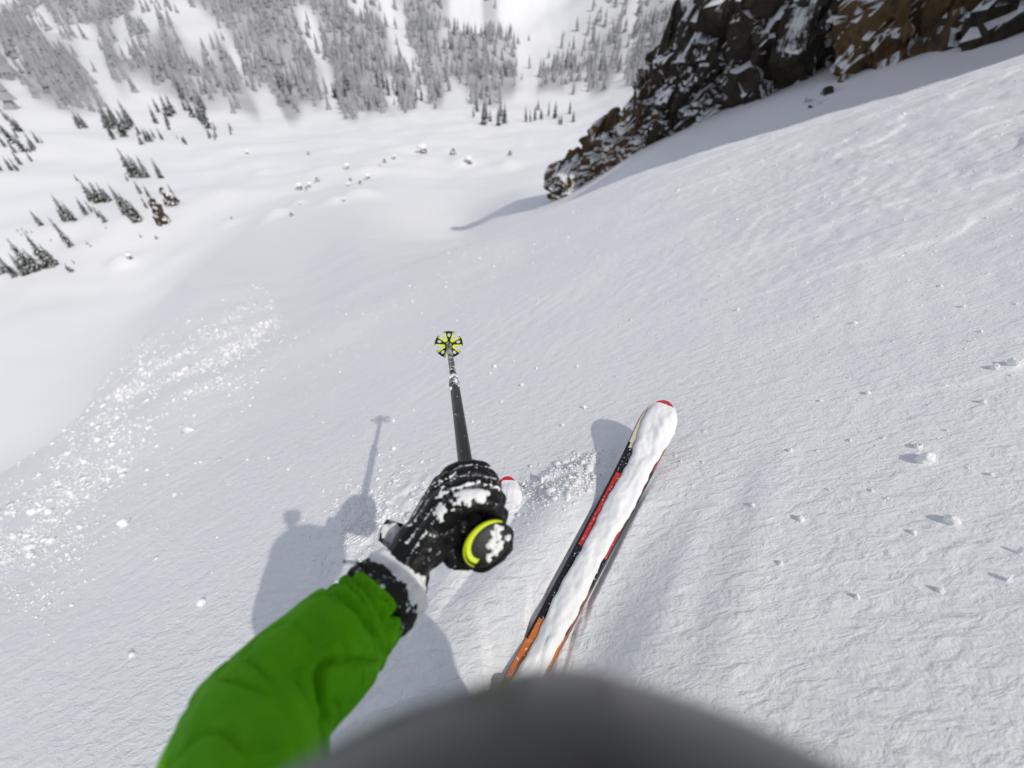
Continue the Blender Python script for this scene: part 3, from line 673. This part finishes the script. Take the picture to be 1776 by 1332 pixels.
outl, holes, liners = [], [], []
def notch(an, inner, w_in, w_out, n=9, rmax=BR):     # U-shaped gap outline from one rim to the other
    d = np.array([math.cos(an), math.sin(an)]); s = np.array([-d[1], d[0]]); pts = [d * math.sqrt(rmax ** 2 - w_out ** 2) - s * w_out]
    for k in range(n):
        b = -math.pi / 2 + math.pi * k / (n - 1); pts.append(d * (inner + w_in - w_in * math.cos(b)) + s * w_in * math.sin(b))
    pts.append(d * math.sqrt(rmax ** 2 - w_out ** 2) + s * w_out); return pts
for k in range(5):
    an = math.radians(18 + 72 * k); na = an + math.radians(36)
    hw = math.radians(22.5)
    for q in range(9): b = an - hw + 2 * hw * q / 8; outl.append((BR * math.cos(b), BR * math.sin(b)))
    nn = notch(na, .0155, .0085, .0185); outl += [tuple(p) for p in nn[1:-1]]
    inner = notch(na, .0235, .0056, .0138, 9, BR * .96); outer = notch(na, .0152, .0087, .0180, 9, BR * .97)
    liners.append([tuple(p) for p in outer] + [tuple(p) for p in inner[::-1]])
    holes.append([((.0385 + .0088 * math.cos(q * .5236)) * math.cos(an) - (.0070 + .0012 * math.cos(q * .5236)) * math.sin(q * .5236) * math.sin(an), (.0385 + .0088 * math.cos(q * .5236)) * math.sin(an) + (.0070 + .0012 * math.cos(q * .5236)) * math.sin(q * .5236) * math.cos(an)) for q in range(12)])
bsk = curve_plate('basket', outl, holes, .0016, .0007, M['black'], BM, pole)
for L_ in liners:
    o = curve_plate('basket_trim', L_, [], .0010, .0004, M['yellow'], BM @ Matrix.Translation((0, 0, .0016)), bsk)
bm = bmesh.new(); tube_bm(bm, [hp(s, 0, 0) for s in (PLEN - .03, PLEN - .022, PLEN - .008, PLEN - .004)], [.009, .0115, .013, .013], 18); add('basket_collar', bm_mesh('basket_collar', bm, [M['shaft_low']]), bsk)
# frost caked on the clamp
sp_list = [(hp(.60 + .11 * rr_.random(), .010 * rr_.random(), rr_.uniform(-.013, .012)), rr_.uniform(.003, .0065)) for _ in range(46)]
add('frost', clump_mesh('frost', sp_list, .0022, M['crumb'], .002, 9, 220), clampo)

# ------------------------------------------------------------------ the skier
HEADC = np.array([.016, -.100, -.197]); SHL, SHR = c2w([-.2, -.47, .22]), np.array([.25, -.16, -.50])
ELB = c2w([-.308, -.406, .485]); WR = c2w([-.192, -.330, .675]); HIP = np.array([0.0, -.44, -.86])
KR, KL = np.array([.03, .03, -.97]), np.array([-.13, -.02, -1.04]); AR, AL = RB + RUP * .10 - RAX * .12, LB + LUP * .10 - LAX * .12
ELR, WRR = np.array([.40, -.42, -.62]), np.array([.34, -.40, -.90])
bm = bmesh.new()   # body under the clothes: one continuous figure
ball_bm(bm, HEADC + np.array([0, .0, -.02]), (.075, .092, .112), 3); ball_bm(bm, HEADC + np.array([0, .095, -.05]), (.014, .02, .016), 2)
ball_bm(bm, HEADC + np.array([-.078, -.005, -.03]), (.012, .02, .03), 2); ball_bm(bm, HEADC + np.array([.078, -.005, -.03]), (.012, .02, .03), 2); ball_bm(bm, HEADC + np.array([0, .07, -.10]), (.03, .03, .03), 2)
CH = np.array([.01, -.23, -.54]); NK = np.array([.015, -.14, -.33])
capsule_bm(bm, NK + [0, .01, .05], NK - [0, .03, .06], .055, .062); capsule_bm(bm, CH, HIP, .125, .125)
for S, E, W_, K, A, h in ((SHL, ELB, WR, KL, AL, -1), (SHR, ELR, WRR, KR, AR, 1)):
    capsule_bm(bm, CH + [h * .06, 0, .08], S, .08, .062); capsule_bm(bm, S, E, .055, .044); capsule_bm(bm, E, W_, .043, .030); capsule_bm(bm, W_, W_ + (W_ - E) * .25, .03, .026)
    capsule_bm(bm, HIP + [h * .09, 0, 0], K, .085, .058); capsule_bm(bm, K, A, .058, .04); capsule_bm(bm, A, A + (RAX if h > 0 else LAX) * .14, .04, .03)
M['skin'] = mat('skin', (.5, .33, .25), .55)
person = add('person', remesh('person', bm, .014, 5, [M['skin']]))
tag(person, 'skier in green jacket, black gloves and grey helmet reaching forward with a ski pole', 'person')
def cloth(nm, bm, vox, mt, amp, fr, seed, smooth=6, fn=None):
    m_ = remesh(nm, bm, vox, smooth, [mt]); v, n = co_no(m_)
    d = amp * fbm3(v * fr, 3, seed) if fn is None else fn(v)
    set_co(m_, v + n * d[:, None]); return add(nm, m_, person)
# jacket body with the resting sleeve
bm = bmesh.new(); capsule_bm(bm, CH + [0, 0, .02], HIP + [0, .02, .02], .165, .165); capsule_bm(bm, CH + [-.07, 0, .05], CH + [.07, 0, .05], .14, .14); capsule_bm(bm, NK - [0, .01, -.02], NK - [0, .04, .06], .075, .09)
capsule_bm(bm, CH + [.06, 0, .06], SHR, .11, .095); capsule_bm(bm, SHR, ELR, .085, .072); capsule_bm(bm, ELR, WRR + (WRR - ELR) * -.08, .072, .058); capsule_bm(bm, CH + [-.06, 0, .06], SHL, .11, .09)
jk = cloth('jacket', bm, .012, M['jacket'], .010, 9, 31)
# reaching sleeve: folds across the arm, gathered at the wrist
def sleeve_fn(v):
    ax = WR - ELB; L = np.linalg.norm(ax); ax = ax / L; s = (v - ELB) @ ax / L; q = v - ELB - np.outer((v - ELB) @ ax, ax)
    u = q @ e1w; w_ = q @ e2w; bend = np.exp(-(s / .4) ** 2); hem = sstep(.40, .85, s)
    c1 = noise3(np.stack([s * 5.5 + u * 9, u * 14 + 3, w_ * 12], 1), 33); c2 = noise3(np.stack([s * 11 - u * 16, u * 22, w_ * 20 + 7], 1), 34); c3 = noise3(np.stack([s * 24 + w_ * 20, u * 30, w_ * 34], 1), 36)
    cr = lambda c, k: np.clip(1 - np.abs(c) * k, 0, 1) ** 1.3
    return .0035 * fbm3(v * 13, 2, 37) - .016 * cr(c1, 6.5) * (.5 + .7 * bend) - .013 * cr(c2, 5.0) * (.35 + .65 * hem) - .013 * cr(c3, 3.4) * hem + .004
bm = bmesh.new(); capsule_bm(bm, SHL, ELB, .084, .078); capsule_bm(bm, ELB, ELB + (WR - ELB) * .5, .078, .073); capsule_bm(bm, ELB + (WR - ELB) * .45, ELB + (WR - ELB) * .66, .073, .064)
add_s = cloth('sleeve', bm, .0042, M['jacket'], 0, 1, 0, 6, sleeve_fn); add_s['label'] = 'green sleeve reaching forward, wrinkled and flecked with snow'
# trousers and boots
bm = bmesh.new(); capsule_bm(bm, HIP + [-.07, 0, 0], HIP + [.07, 0, 0], .15, .15)
for K, A, h in ((KL, AL, -1), (KR, AR, 1)):
    capsule_bm(bm, HIP + [h * .09, 0, -.02], K, .115, .085); capsule_bm(bm, K, A + (K - A) * .35, .085, .09)
cloth('trousers', bm, .014, M['trouser'], .010, 9, 37)
for A, ax, up, K in ((AL, LAX, LUP, KL), (AR, RAX, RUP, KR)):
    bm = bmesh.new(); capsule_bm(bm, A - ax * .07 - up * .05, A + ax * .15 - up * .055, .05, .044); capsule_bm(bm, A - up * .03, A + (K - A) * .55, .062, .072)
    add('ski_boot', remesh('ski_boot', bm, .009, 3, [M['black']]), person)
# helmet: shell, brim, goggle strap
bm = bmesh.new(); bmesh.ops.create_uvsphere(bm, u_segments=72, v_segments=40, radius=1)
m_ = bm_mesh('helmet', bm, [M['helmet']]); v, n = co_no(m_); q = v * np.array([.156, .142, .139])
low = v[:, 2] < -.35; q[low, 2] = -.049 - .012 * (-.35 - v[low, 2]); q[low, :2] *= (1 - .10 * (-.35 - v[low, 2]))[:, None]
ridge = np.exp(-(v[:, 0] / .16) ** 2) * sstep(-.2, .5, v[:, 2]); q += v * (ridge * .004)[:, None]
front = sstep(.75, .98, v[:, 1]) * np.exp(-((v[:, 2] - .05) / .16) ** 2); q[:, 1] += front * .010
tl = math.radians(-18); qy = q[:, 1] * math.cos(tl) - q[:, 2] * math.sin(tl); qz = q[:, 1] * math.sin(tl) + q[:, 2] * math.cos(tl)
q[:, 1], q[:, 2] = qy, qz; set_co(m_, q + HEADC)
hel = add('helmet', m_, person); hel['label'] = 'matte dark grey helmet shell curving below the viewer'
bm = bmesh.new(); tube_bm(bm, [HEADC + np.array([.134 * math.sin(a), .146 * math.cos(a), -.045 - .03 * math.cos(a)]) for a in np.linspace(-2.2, 2.2, 40)], [.013] * 40, 10, True, None); add('goggle_strap', bm_mesh('goggle_strap', bm, [M['black']]), hel)
bm = bmesh.new(); capsule_bm(bm, HEADC + [-.05, .095, -.06], HEADC + [.05, .095, -.06], .042, .042); add('goggles', remesh('goggles', bm, .006, 3, [M['black']]), person)
# resting glove on the far hand
def finger_chain(bm, pts, rad):
    for i in range(len(pts) - 1): capsule_bm(bm, pts[i], pts[i + 1], rad[i], rad[i + 1])
d_ = (WRR - ELR) / np.linalg.norm(WRR - ELR); bm = bmesh.new(); capsule_bm(bm, WRR - d_ * .04, WRR + d_ * .05, .05, .048); sdv = np.cross(d_, [0, 1, 0]); sdv /= np.linalg.norm(sdv)
for k in range(4):
    b = WRR + d_ * .09 + sdv * (.018 * (k - 1.5)) * 1.4; finger_chain(bm, [b - d_ * .03, b + d_ * .03, b + d_ * .055 + np.array([0, .02, 0]), b + d_ * .06 + np.array([0, .045, 0])], [.018, .016, .015, .013])
finger_chain(bm, [WRR + d_ * .03 + sdv * .03, WRR + d_ * .07 + sdv * .06, WRR + d_ * .10 + sdv * .055 + np.array([0, .03, 0])], [.019, .017, .014])
add('glove', remesh('glove', bm, .006, 3, [M['leather']]), person)
# gripping glove
bm = bmesh.new(); FING = []
def polar(s, ang, r): a = math.radians(ang); return hp(s, math.sin(a) * r, math.cos(a) * r)     # 0 = right, 90 = towards viewer
mc = []
for k, (s, rf, R0) in enumerate(((.050, .0188, .049), (.086, .0190, .053), (.121, .0184, .051), (.152, .0165, .045))):
    pts = [polar(s - .006, 150, R0 + .010), polar(s - .002, 128, R0 + .008), polar(s, 104, R0 + .004), polar(s + .002, 80, R0 + .003), polar(s + .003, 52, R0 + .002), polar(s + .003, 20, R0 - .003), polar(s + .001, -28, R0 - .009), polar(s - .001, -66, R0 - .016)]
    FING.append(pts); mc.append(pts[0]); finger_chain(bm, pts, [rf * 1.10, rf * 1.12, rf * 1.04, rf * 1.0, rf * 1.04, rf * .98, rf * .92, rf * .82])
wr = WR.copy(); hc = sum(mc) / 4
for k in range(4): capsule_bm(bm, mc[k] + (hc - mc[k]) * .15, wr + (hc - wr) * .30 + (mc[k] - hc) * .45, .0225, .031)
capsule_bm(bm, wr + (hc - wr) * .42, wr, .042, .046); capsule_bm(bm, polar(.06, 190, .03), wr + (hc - wr) * .25, .030, .04)
capsule_bm(bm, polar(.13, 165, .040), polar(.05, 175, .048), .024, .030)
# thumb: leaves the side of the palm by the pommel and closes against the index finger
TH = [polar(.055, 208, .052), polar(.034, 232, .058), polar(.022, 282, .054), polar(.020, 328, .052), polar(.026, 352, .050)]
finger_chain(bm, TH, [.026, .023, .0205, .0195, .0165])
gm = remesh('gripping_glove', bm, .0021, 2, [M['leather']]); v, n = co_no(gm)
set_co(gm, v + n * (.0014 * fbm3(v * 38, 2, 61) - .0022 * np.clip(1 - np.abs(noise3(v * 34 + 5, 62)) * 6, 0, 1))[:, None])
glove = add('glove', gm, person); glove['label'] = 'black leather glove closed round the pole grip, speckled with snow'
# seams with powder in them
def seam(pts, r=.0016, nm='seam', mt=None):
    bm = bmesh.new(); n = 26; P = [np.asarray(p) for p in pts]; out = []
    for i in range(n + 1):
        t = i / n * (len(P) - 1); k = min(int(t), len(P) - 2); f = t - k; p0 = P[max(k - 1, 0)]; p1 = P[k]; p2 = P[k + 1]; p3 = P[min(k + 2, len(P) - 1)]
        out.append(.5 * (2 * p1 + (p2 - p0) * f + (2 * p0 - 5 * p1 + 4 * p2 - p3) * f * f + (3 * p1 - p0 - 3 * p2 + p3) * f ** 3))
    tube_bm(bm, out, [r * rr_.uniform(.5, 1.5) for _ in out], 6); add(nm, bm_mesh(nm, bm, [mt or M['crumb']]), glove)
from mathutils.bvhtree import BVHTree
_bv = BVHTree.FromPolygons([tuple(x) for x in co_no(gm)[0]], [tuple(p.vertices) for p in gm.polygons])
def on_glove(p, lift=.0004):
    l, nn, i, d = _bv.find_nearest(Vector(tuple(p))); return np.array(l) + np.array(nn) * lift
# powder caught on the leather: thin crusts lifted off the glove's own skin
def crust(src, wfn, thick, nm, par, gain=.02):
    v, n = co_no(src); wv = wfn(v, n); ext = .0016 * fbm3(v * 420, 2, 77)
    off = np.clip(wv * gain, -.003, thick) + np.where(wv > 0, ext * .6, 0); f = np.array([p.vertices[:] for p in src.polygons if len(p.vertices) == 4])
    keep = (wv[f] > 0).any(1) & (wv[f] > -.25).all(1); f = f[keep]
    if len(f) == 0: return
    used = np.unique(f); mp = np.full(len(v), -1); mp[used] = np.arange(len(used))
    o = add(nm, mesh_np(nm, v[used] + n[used] * off[used][:, None], mp[f], [M['crumb']]), par); tag(o, kind='stuff')
def blob(v, c, r): return 1 - np.linalg.norm((v - c), axis=1) / r
def seamw(v, pts, r):
    best = np.full(len(v), 9.)
    for a, b in zip(pts[:-1], pts[1:]):
        d = b - a; t = np.clip(((v - a) @ d) / (d @ d), 0, 1); best = np.minimum(best, np.linalg.norm(v - a - np.outer(t, d), axis=1))
    return 1 - best / r
p_big = on_glove(polar(.050, 100, .09)); p_b2 = on_glove(polar(.040, 78, .09)); p_b3 = on_glove(polar(.030, 135, .09))
crust(gm, lambda v, n: np.maximum(blob(v, p_big, .020), np.maximum(blob(v, p_b2, .015), blob(v, p_b3, .013))) + .55 * fbm3(v * 170, 3, 78) - .05, .0032, 'snow_patch', glove)
grooves = [[on_glove(polar(s_, a_, .08)) for a_ in range(30, 150, 12)] for s_ in (.069, .104, .137)]
backs = [[on_glove(hc + (wr - hc) * t + (mc[k] - hc) * 1.1 * (1 - .4 * t) + e1w * .05) for t in np.linspace(0, .75, 7)] for k in (0, 1, 2, 3)]
crust(gm, lambda v, n: np.maximum.reduce([seamw(v, g, .0042) for g in grooves] + [seamw(v, g, .0036) for g in backs]) + 1.1 * fbm3(v * 190, 3, 79) - .62, .0016, 'snow_seam', glove, .006)
crust(gm, lambda v, n: fbm3(v * 260, 3, 80) - .98 + .25 * n[:, 2], .0014, 'snow_specks', glove, .008)
# gauntlet cuff, snow-packed band, strap and tab
fa = (WR - ELB) / np.linalg.norm(WR - ELB); hd = (hc - WR) / np.linalg.norm(hc - WR)
bm = bmesh.new(); tube_bm(bm, [WR - fa * .056, WR - fa * .050, WR - fa * .03, WR - fa * .012, WR + hd * .008, WR + hd * .03], [.060, .066, .065, .061, .055, .044], 28)
gt = remesh('gauntlet', bm, .0035, 4, [M['cuff']]); v, n = co_no(gt); set_co(gt, v + n * (.004 * fbm3(v * 32, 3, 71))[:, None]); gauntlet = add('gauntlet', gt, glove)
def bandw(v, n):
    t = (v - WR) @ fa; return 1 - np.abs(t + .004 + .010 * noise3(v * 40, 91)) / .021 + .45 * fbm3(v * 110, 3, 92) + .5 * (n @ c2w(np.array([.55, .55, -.6]))) - .45
crust(gt, bandw, .006, 'snow_band', gauntlet, .010)
crust(gt, lambda v, n: fbm3(v * 120, 3, 93) - .72, .002, 'snow_specks', gauntlet, .008)
for nm, P_ in (('pull_cord', [at_depth(636, 985, .62), at_depth(618, 976, .615), at_depth(596, 974, .62)]),):
    bm = bmesh.new(); tube_bm(bm, [np.asarray(p) for p in P_], [.004, .003, .0022], 8); add(nm, bm_mesh(nm, bm, [M['cuff']]), gauntlet)
# loop of the wrist strap beside the glove
q0 = [at_depth(698, 912, .76), at_depth(684, 908, .765), at_depth(672, 904, .77), at_depth(664, 916, .765), at_depth(660, 936, .755), at_depth(676, 948, .74)]
bm = bmesh.new(); tube_bm(bm, [np.asarray(p) for p in q0], [.004] * 6, 8); add('wrist_strap', bm_mesh('wrist_strap', bm, [M['cuff']]), glove)
add('strap_snow', clump_mesh('strap_snow', [(at_depth(668 + rr_.random() * 22, 914 + rr_.random() * 30, .765), rr_.uniform(.008, .014)) for _ in range(16)], .004, M['crumb'], .003, 17, 120), glove)

# the camera that took the picture, clamped on the helmet behind the lens
ac = empty('action_camera', (0, -.03, -.03)); tag(ac, 'small black action camera clamped on top of the helmet', 'camera')
fw = np.array([0, cp, -sp_]); upv = np.array([0, sp_, cp])
def boxm(c, sx, sy, sz, mt, nm, par):
    bm = bmesh.new(); bmesh.ops.create_cube(bm, size=1, matrix=Matrix.Diagonal((sx, sy, sz, 1))); bmesh.ops.bevel(bm, geom=bm.edges[:], offset=.004, segments=2, affect='EDGES')
    o = add(nm, bm_mesh(nm, bm, [mt], False), par); o.matrix_world = Matrix.Translation(tuple(np.asarray(c) - np.array(par.location))) @ Matrix.Rotation(-PITCH, 4, 'X'); return o
boxm(-fw * .026, .076, .042, .060, M['black'], 'camera_body', ac)
boxm(-fw * .030 - upv * .040, .040, .034, .035, M['black'], 'mount_stalk', ac)
bm = bmesh.new(); bmesh.ops.create_cone(bm, cap_ends=True, segments=24, radius1=.011, radius2=.011, depth=.003); o = add('lens', bm_mesh('lens', bm, [M['black']]), ac)
o.matrix_world = Matrix.Translation(tuple(-fw * .0035 - np.array(ac.location))) @ Matrix.Rotation(math.pi / 2 - PITCH, 4, 'X')

# ------------------------------------------------------------------ loose snow
def ico(sub): 
    bm = bmesh.new(); bmesh.ops.create_icosphere(bm, subdivisions=sub, radius=1); bm.verts.ensure_lookup_table()
    v = np.array([x.co[:] for x in bm.verts]); f = np.array([[q.index for q in x.verts] for x in bm.faces]); bm.free(); return v, f
IV, IF = ico(1)
def crumbs(x, y, s, seed, nm, label, lift=.15):
    r_ = np.random.default_rng(seed); n = len(x); z = h_detail(x, y) + s * lift
    j = 1 + .28 * r_.standard_normal((n, len(IV), 1)); q = IV[None] * j * (s[:, None, None] * np.clip(1 + .45 * r_.standard_normal((n, 1, 3)), .35, 2.2) * np.array([1.15, 1.15, .8]))
    V = q + np.stack([x, y, z], 1)[:, None, :]; Fa = (IF[None] + (np.arange(n) * len(IV))[:, None, None]).reshape(-1, 3)
    o = add(nm, mesh_np(nm, V.reshape(-1, 3), Fa, [M['farsnow']], True)); tag(o, label, 'snow crumbs', kind='stuff'); return o
def px_ground(pxs, pys):
    """ground points under many pixels: Newton-like march on the base surface"""
    xs, ys = (pxs - CX) / FPX, -(pys - CY) / FPX; dx, dy, dz = xs, cp + ys * sp_, -sp_ + ys * cp; dh = np.hypot(dx, dy)
    rs = np.exp(np.linspace(math.log(.5), math.log(40), 260)); done = np.zeros(len(xs), bool); R_ = np.full(len(xs), np.nan)
    for r in rs:
        t = r / dh; below = (~done) & (dz * t < h_base(dx * t, dy * t)); R_[below] = r; done |= below
    ok = ~np.isnan(R_); t = R_ / dh; return dx[ok] * t[ok], dy[ok] * t[ok], t[ok]
g2 = np.random.default_rng(23)
# sloughed debris along the left roll-over
n = 15000; u = g2.random(n); cxs = -30 + 500 * u; cys = 930 - 430 * u + 40 * np.sin(u * 9)
off = g2.normal(0, 1, n) * (60 - 30 * u); pxs = cxs + off * .55; pys = cys + off * .85 + 30 * (1 - u)
x, y, t = px_ground(pxs, pys); keep = noise2(x / 1.1, y / .7, 81) + .4 * noise2(x / .35, y / .3, 82) > g2.normal(.0, .25, len(x)); x, y, t = x[keep], y[keep], t[keep]
s = .0042 * np.exp(g2.normal(0, .6, len(x))) * np.clip(t / 3.2, .8, 2.4)
crumbs(x, y, np.clip(s, .003, .05), 1, 'snow_debris', 'band of sloughed snow crumbs along the left edge of the slope')
# churned snow by the hand and between the skis
n = 4200; pxs = g2.normal(648, 44, n); pys = 905 - .35 * (pxs - 648) + g2.normal(0, 42, n)
n2 = 2600; ux = g2.random(n2); pxs = np.concatenate([pxs, 885 + 150 * ux + g2.normal(0, 10, n2)]); pys = np.concatenate([pys, 878 - 60 * ux + g2.normal(0, 20, n2)])
x, y, t = px_ground(pxs, pys); k2 = noise2(x / .16, y / .16, 83) > g2.normal(-.05, .25, len(x)); x, y = x[k2], y[k2]
sl_, ll, zz, L = seg_local(x, y, RT, RB); k3 = ~((np.abs(ll) < .10) & (sl_ < L + .05)); x, y = x[k3], y[k3]
crumbs(x, y, .0034 * np.exp(g2.normal(0, .5, len(x))), 2, 'churned_snow', 'churned snow crumbs kicked up around the gloved hand', .0)
# fine grains everywhere on the near slope
n = 6500; a = np.radians(g2.uniform(-75, 62, n)); r = 1.0 + 8 * g2.random(n) ** 1.3; x, y = r * np.sin(a), r * np.cos(a)
sl_, ll, zz, L = seg_local(x, y, RT, RB); k3 = ~((np.abs(ll) < .10) & (sl_ < L + .05)); x, y, r = x[k3], y[k3], r[k3]
crumbs(x, y, .0016 * np.exp(g2.normal(0, .55, len(x))) * np.clip(r / 2.2, .8, 2.6), 3, 'snow_grains', 'fine snow grains strewn over the whole slope')
# single lumps that can be told apart
def lump(px, py, wpx, flat, lab, group, i, stand=0.):
    x, y, t = px_ground(np.array([float(px)]), np.array([float(py)]))
    if len(x) == 0: return
    x, y, t = float(x[0]), float(y[0]), float(t[0]); s = wpx * t / FPX / 2 * .88; v, f = ico(4)
    o_ = np.array([i * 3.7, i * 1.3, i * .9]); q = v * (1 + .28 * fbm3(v * 1.3 + o_, 2, i))[:, None]
    q = q * np.array([s, s * flat, s * (1 + stand)]); m_ = mesh_np('snow_lump', q, f, [M['crumb']])
    o = add('snow_lump', m_, None, (x, y, gz(x, y) + s * (.45 + .55 * stand))); o.rotation_euler = (random.uniform(-.3, .3), random.uniform(-.3, .3), random.uniform(0, 6.28)); tag(o, lab, 'snow lump', group)
i = 0
for (x, y, w_) in [(1745, 640, 17), (1718, 644, 12), (1595, 806, 26), (1584, 781, 12), (1643, 908, 22), (1530, 762, 6), (1384, 905, 12), (1640, 748, 5), (1278, 538, 7), (1498, 690, 8), (1366, 788, 8), (1473, 765, 7), (1300, 882, 8), (1505, 858, 6), (1695, 706, 9), (1668, 535, 7), (1700, 576, 6), (1350, 980, 9), (1575, 930, 10), (1620, 1030, 12), (1480, 1040, 10), (1710, 830, 8), (1420, 700, 6)]:
    i += 1; lump(x, y, w_, .85, 'largest rounded snow lump right of the ski, under a thin shard' if w_ == 26 else 'egg-shaped snow lump standing alone, beyond the largest one' if w_ == 22 else 'round snow lump touching a smaller one on the right slope' if w_ == 17 else 'rounded snow lump on the wind-textured slope to the right of the ski', 'snow lumps right of the ski', i)
for (x, y, w_, st) in [(1752, 966, 9, 1.4), (1742, 1008, 9, 1.3), (1590, 780, 7, 1.2)]:
    i += 1; lump(x, y, w_, .45, 'thin upright shard of snow on the slope right of the ski', 'upright snow shards', i, st)
for (x, y, w_) in [(683, 780, 9), (683, 733, 6), (858, 640, 7), (850, 648, 5), (1012, 712, 8), (905, 672, 7), (975, 742, 6), (870, 700, 6), (820, 735, 5), (711, 497, 4), (930, 640, 5), (1000, 640, 5)]:
    i += 1; lump(x, y, w_, .9, 'small snow pellet on the smooth slope around the pole', 'snow pellets around the pole', i)
for (x, y, w_) in [(221, 912, 20), (143, 917, 9), (92, 940, 14), (150, 804, 10), (205, 726, 9), (60, 890, 14), (30, 935, 12), (55, 965, 12), (212, 820, 10), (352, 1048, 14), (468, 798, 5), (431, 800, 5), (500, 815, 5), (258, 745, 7), (305, 860, 8)]:
    i += 1; lump(x, y, w_, .9, 'rounded snow lump rolled out beside the crumb band on the left slope', 'snow lumps on the left slope', i)
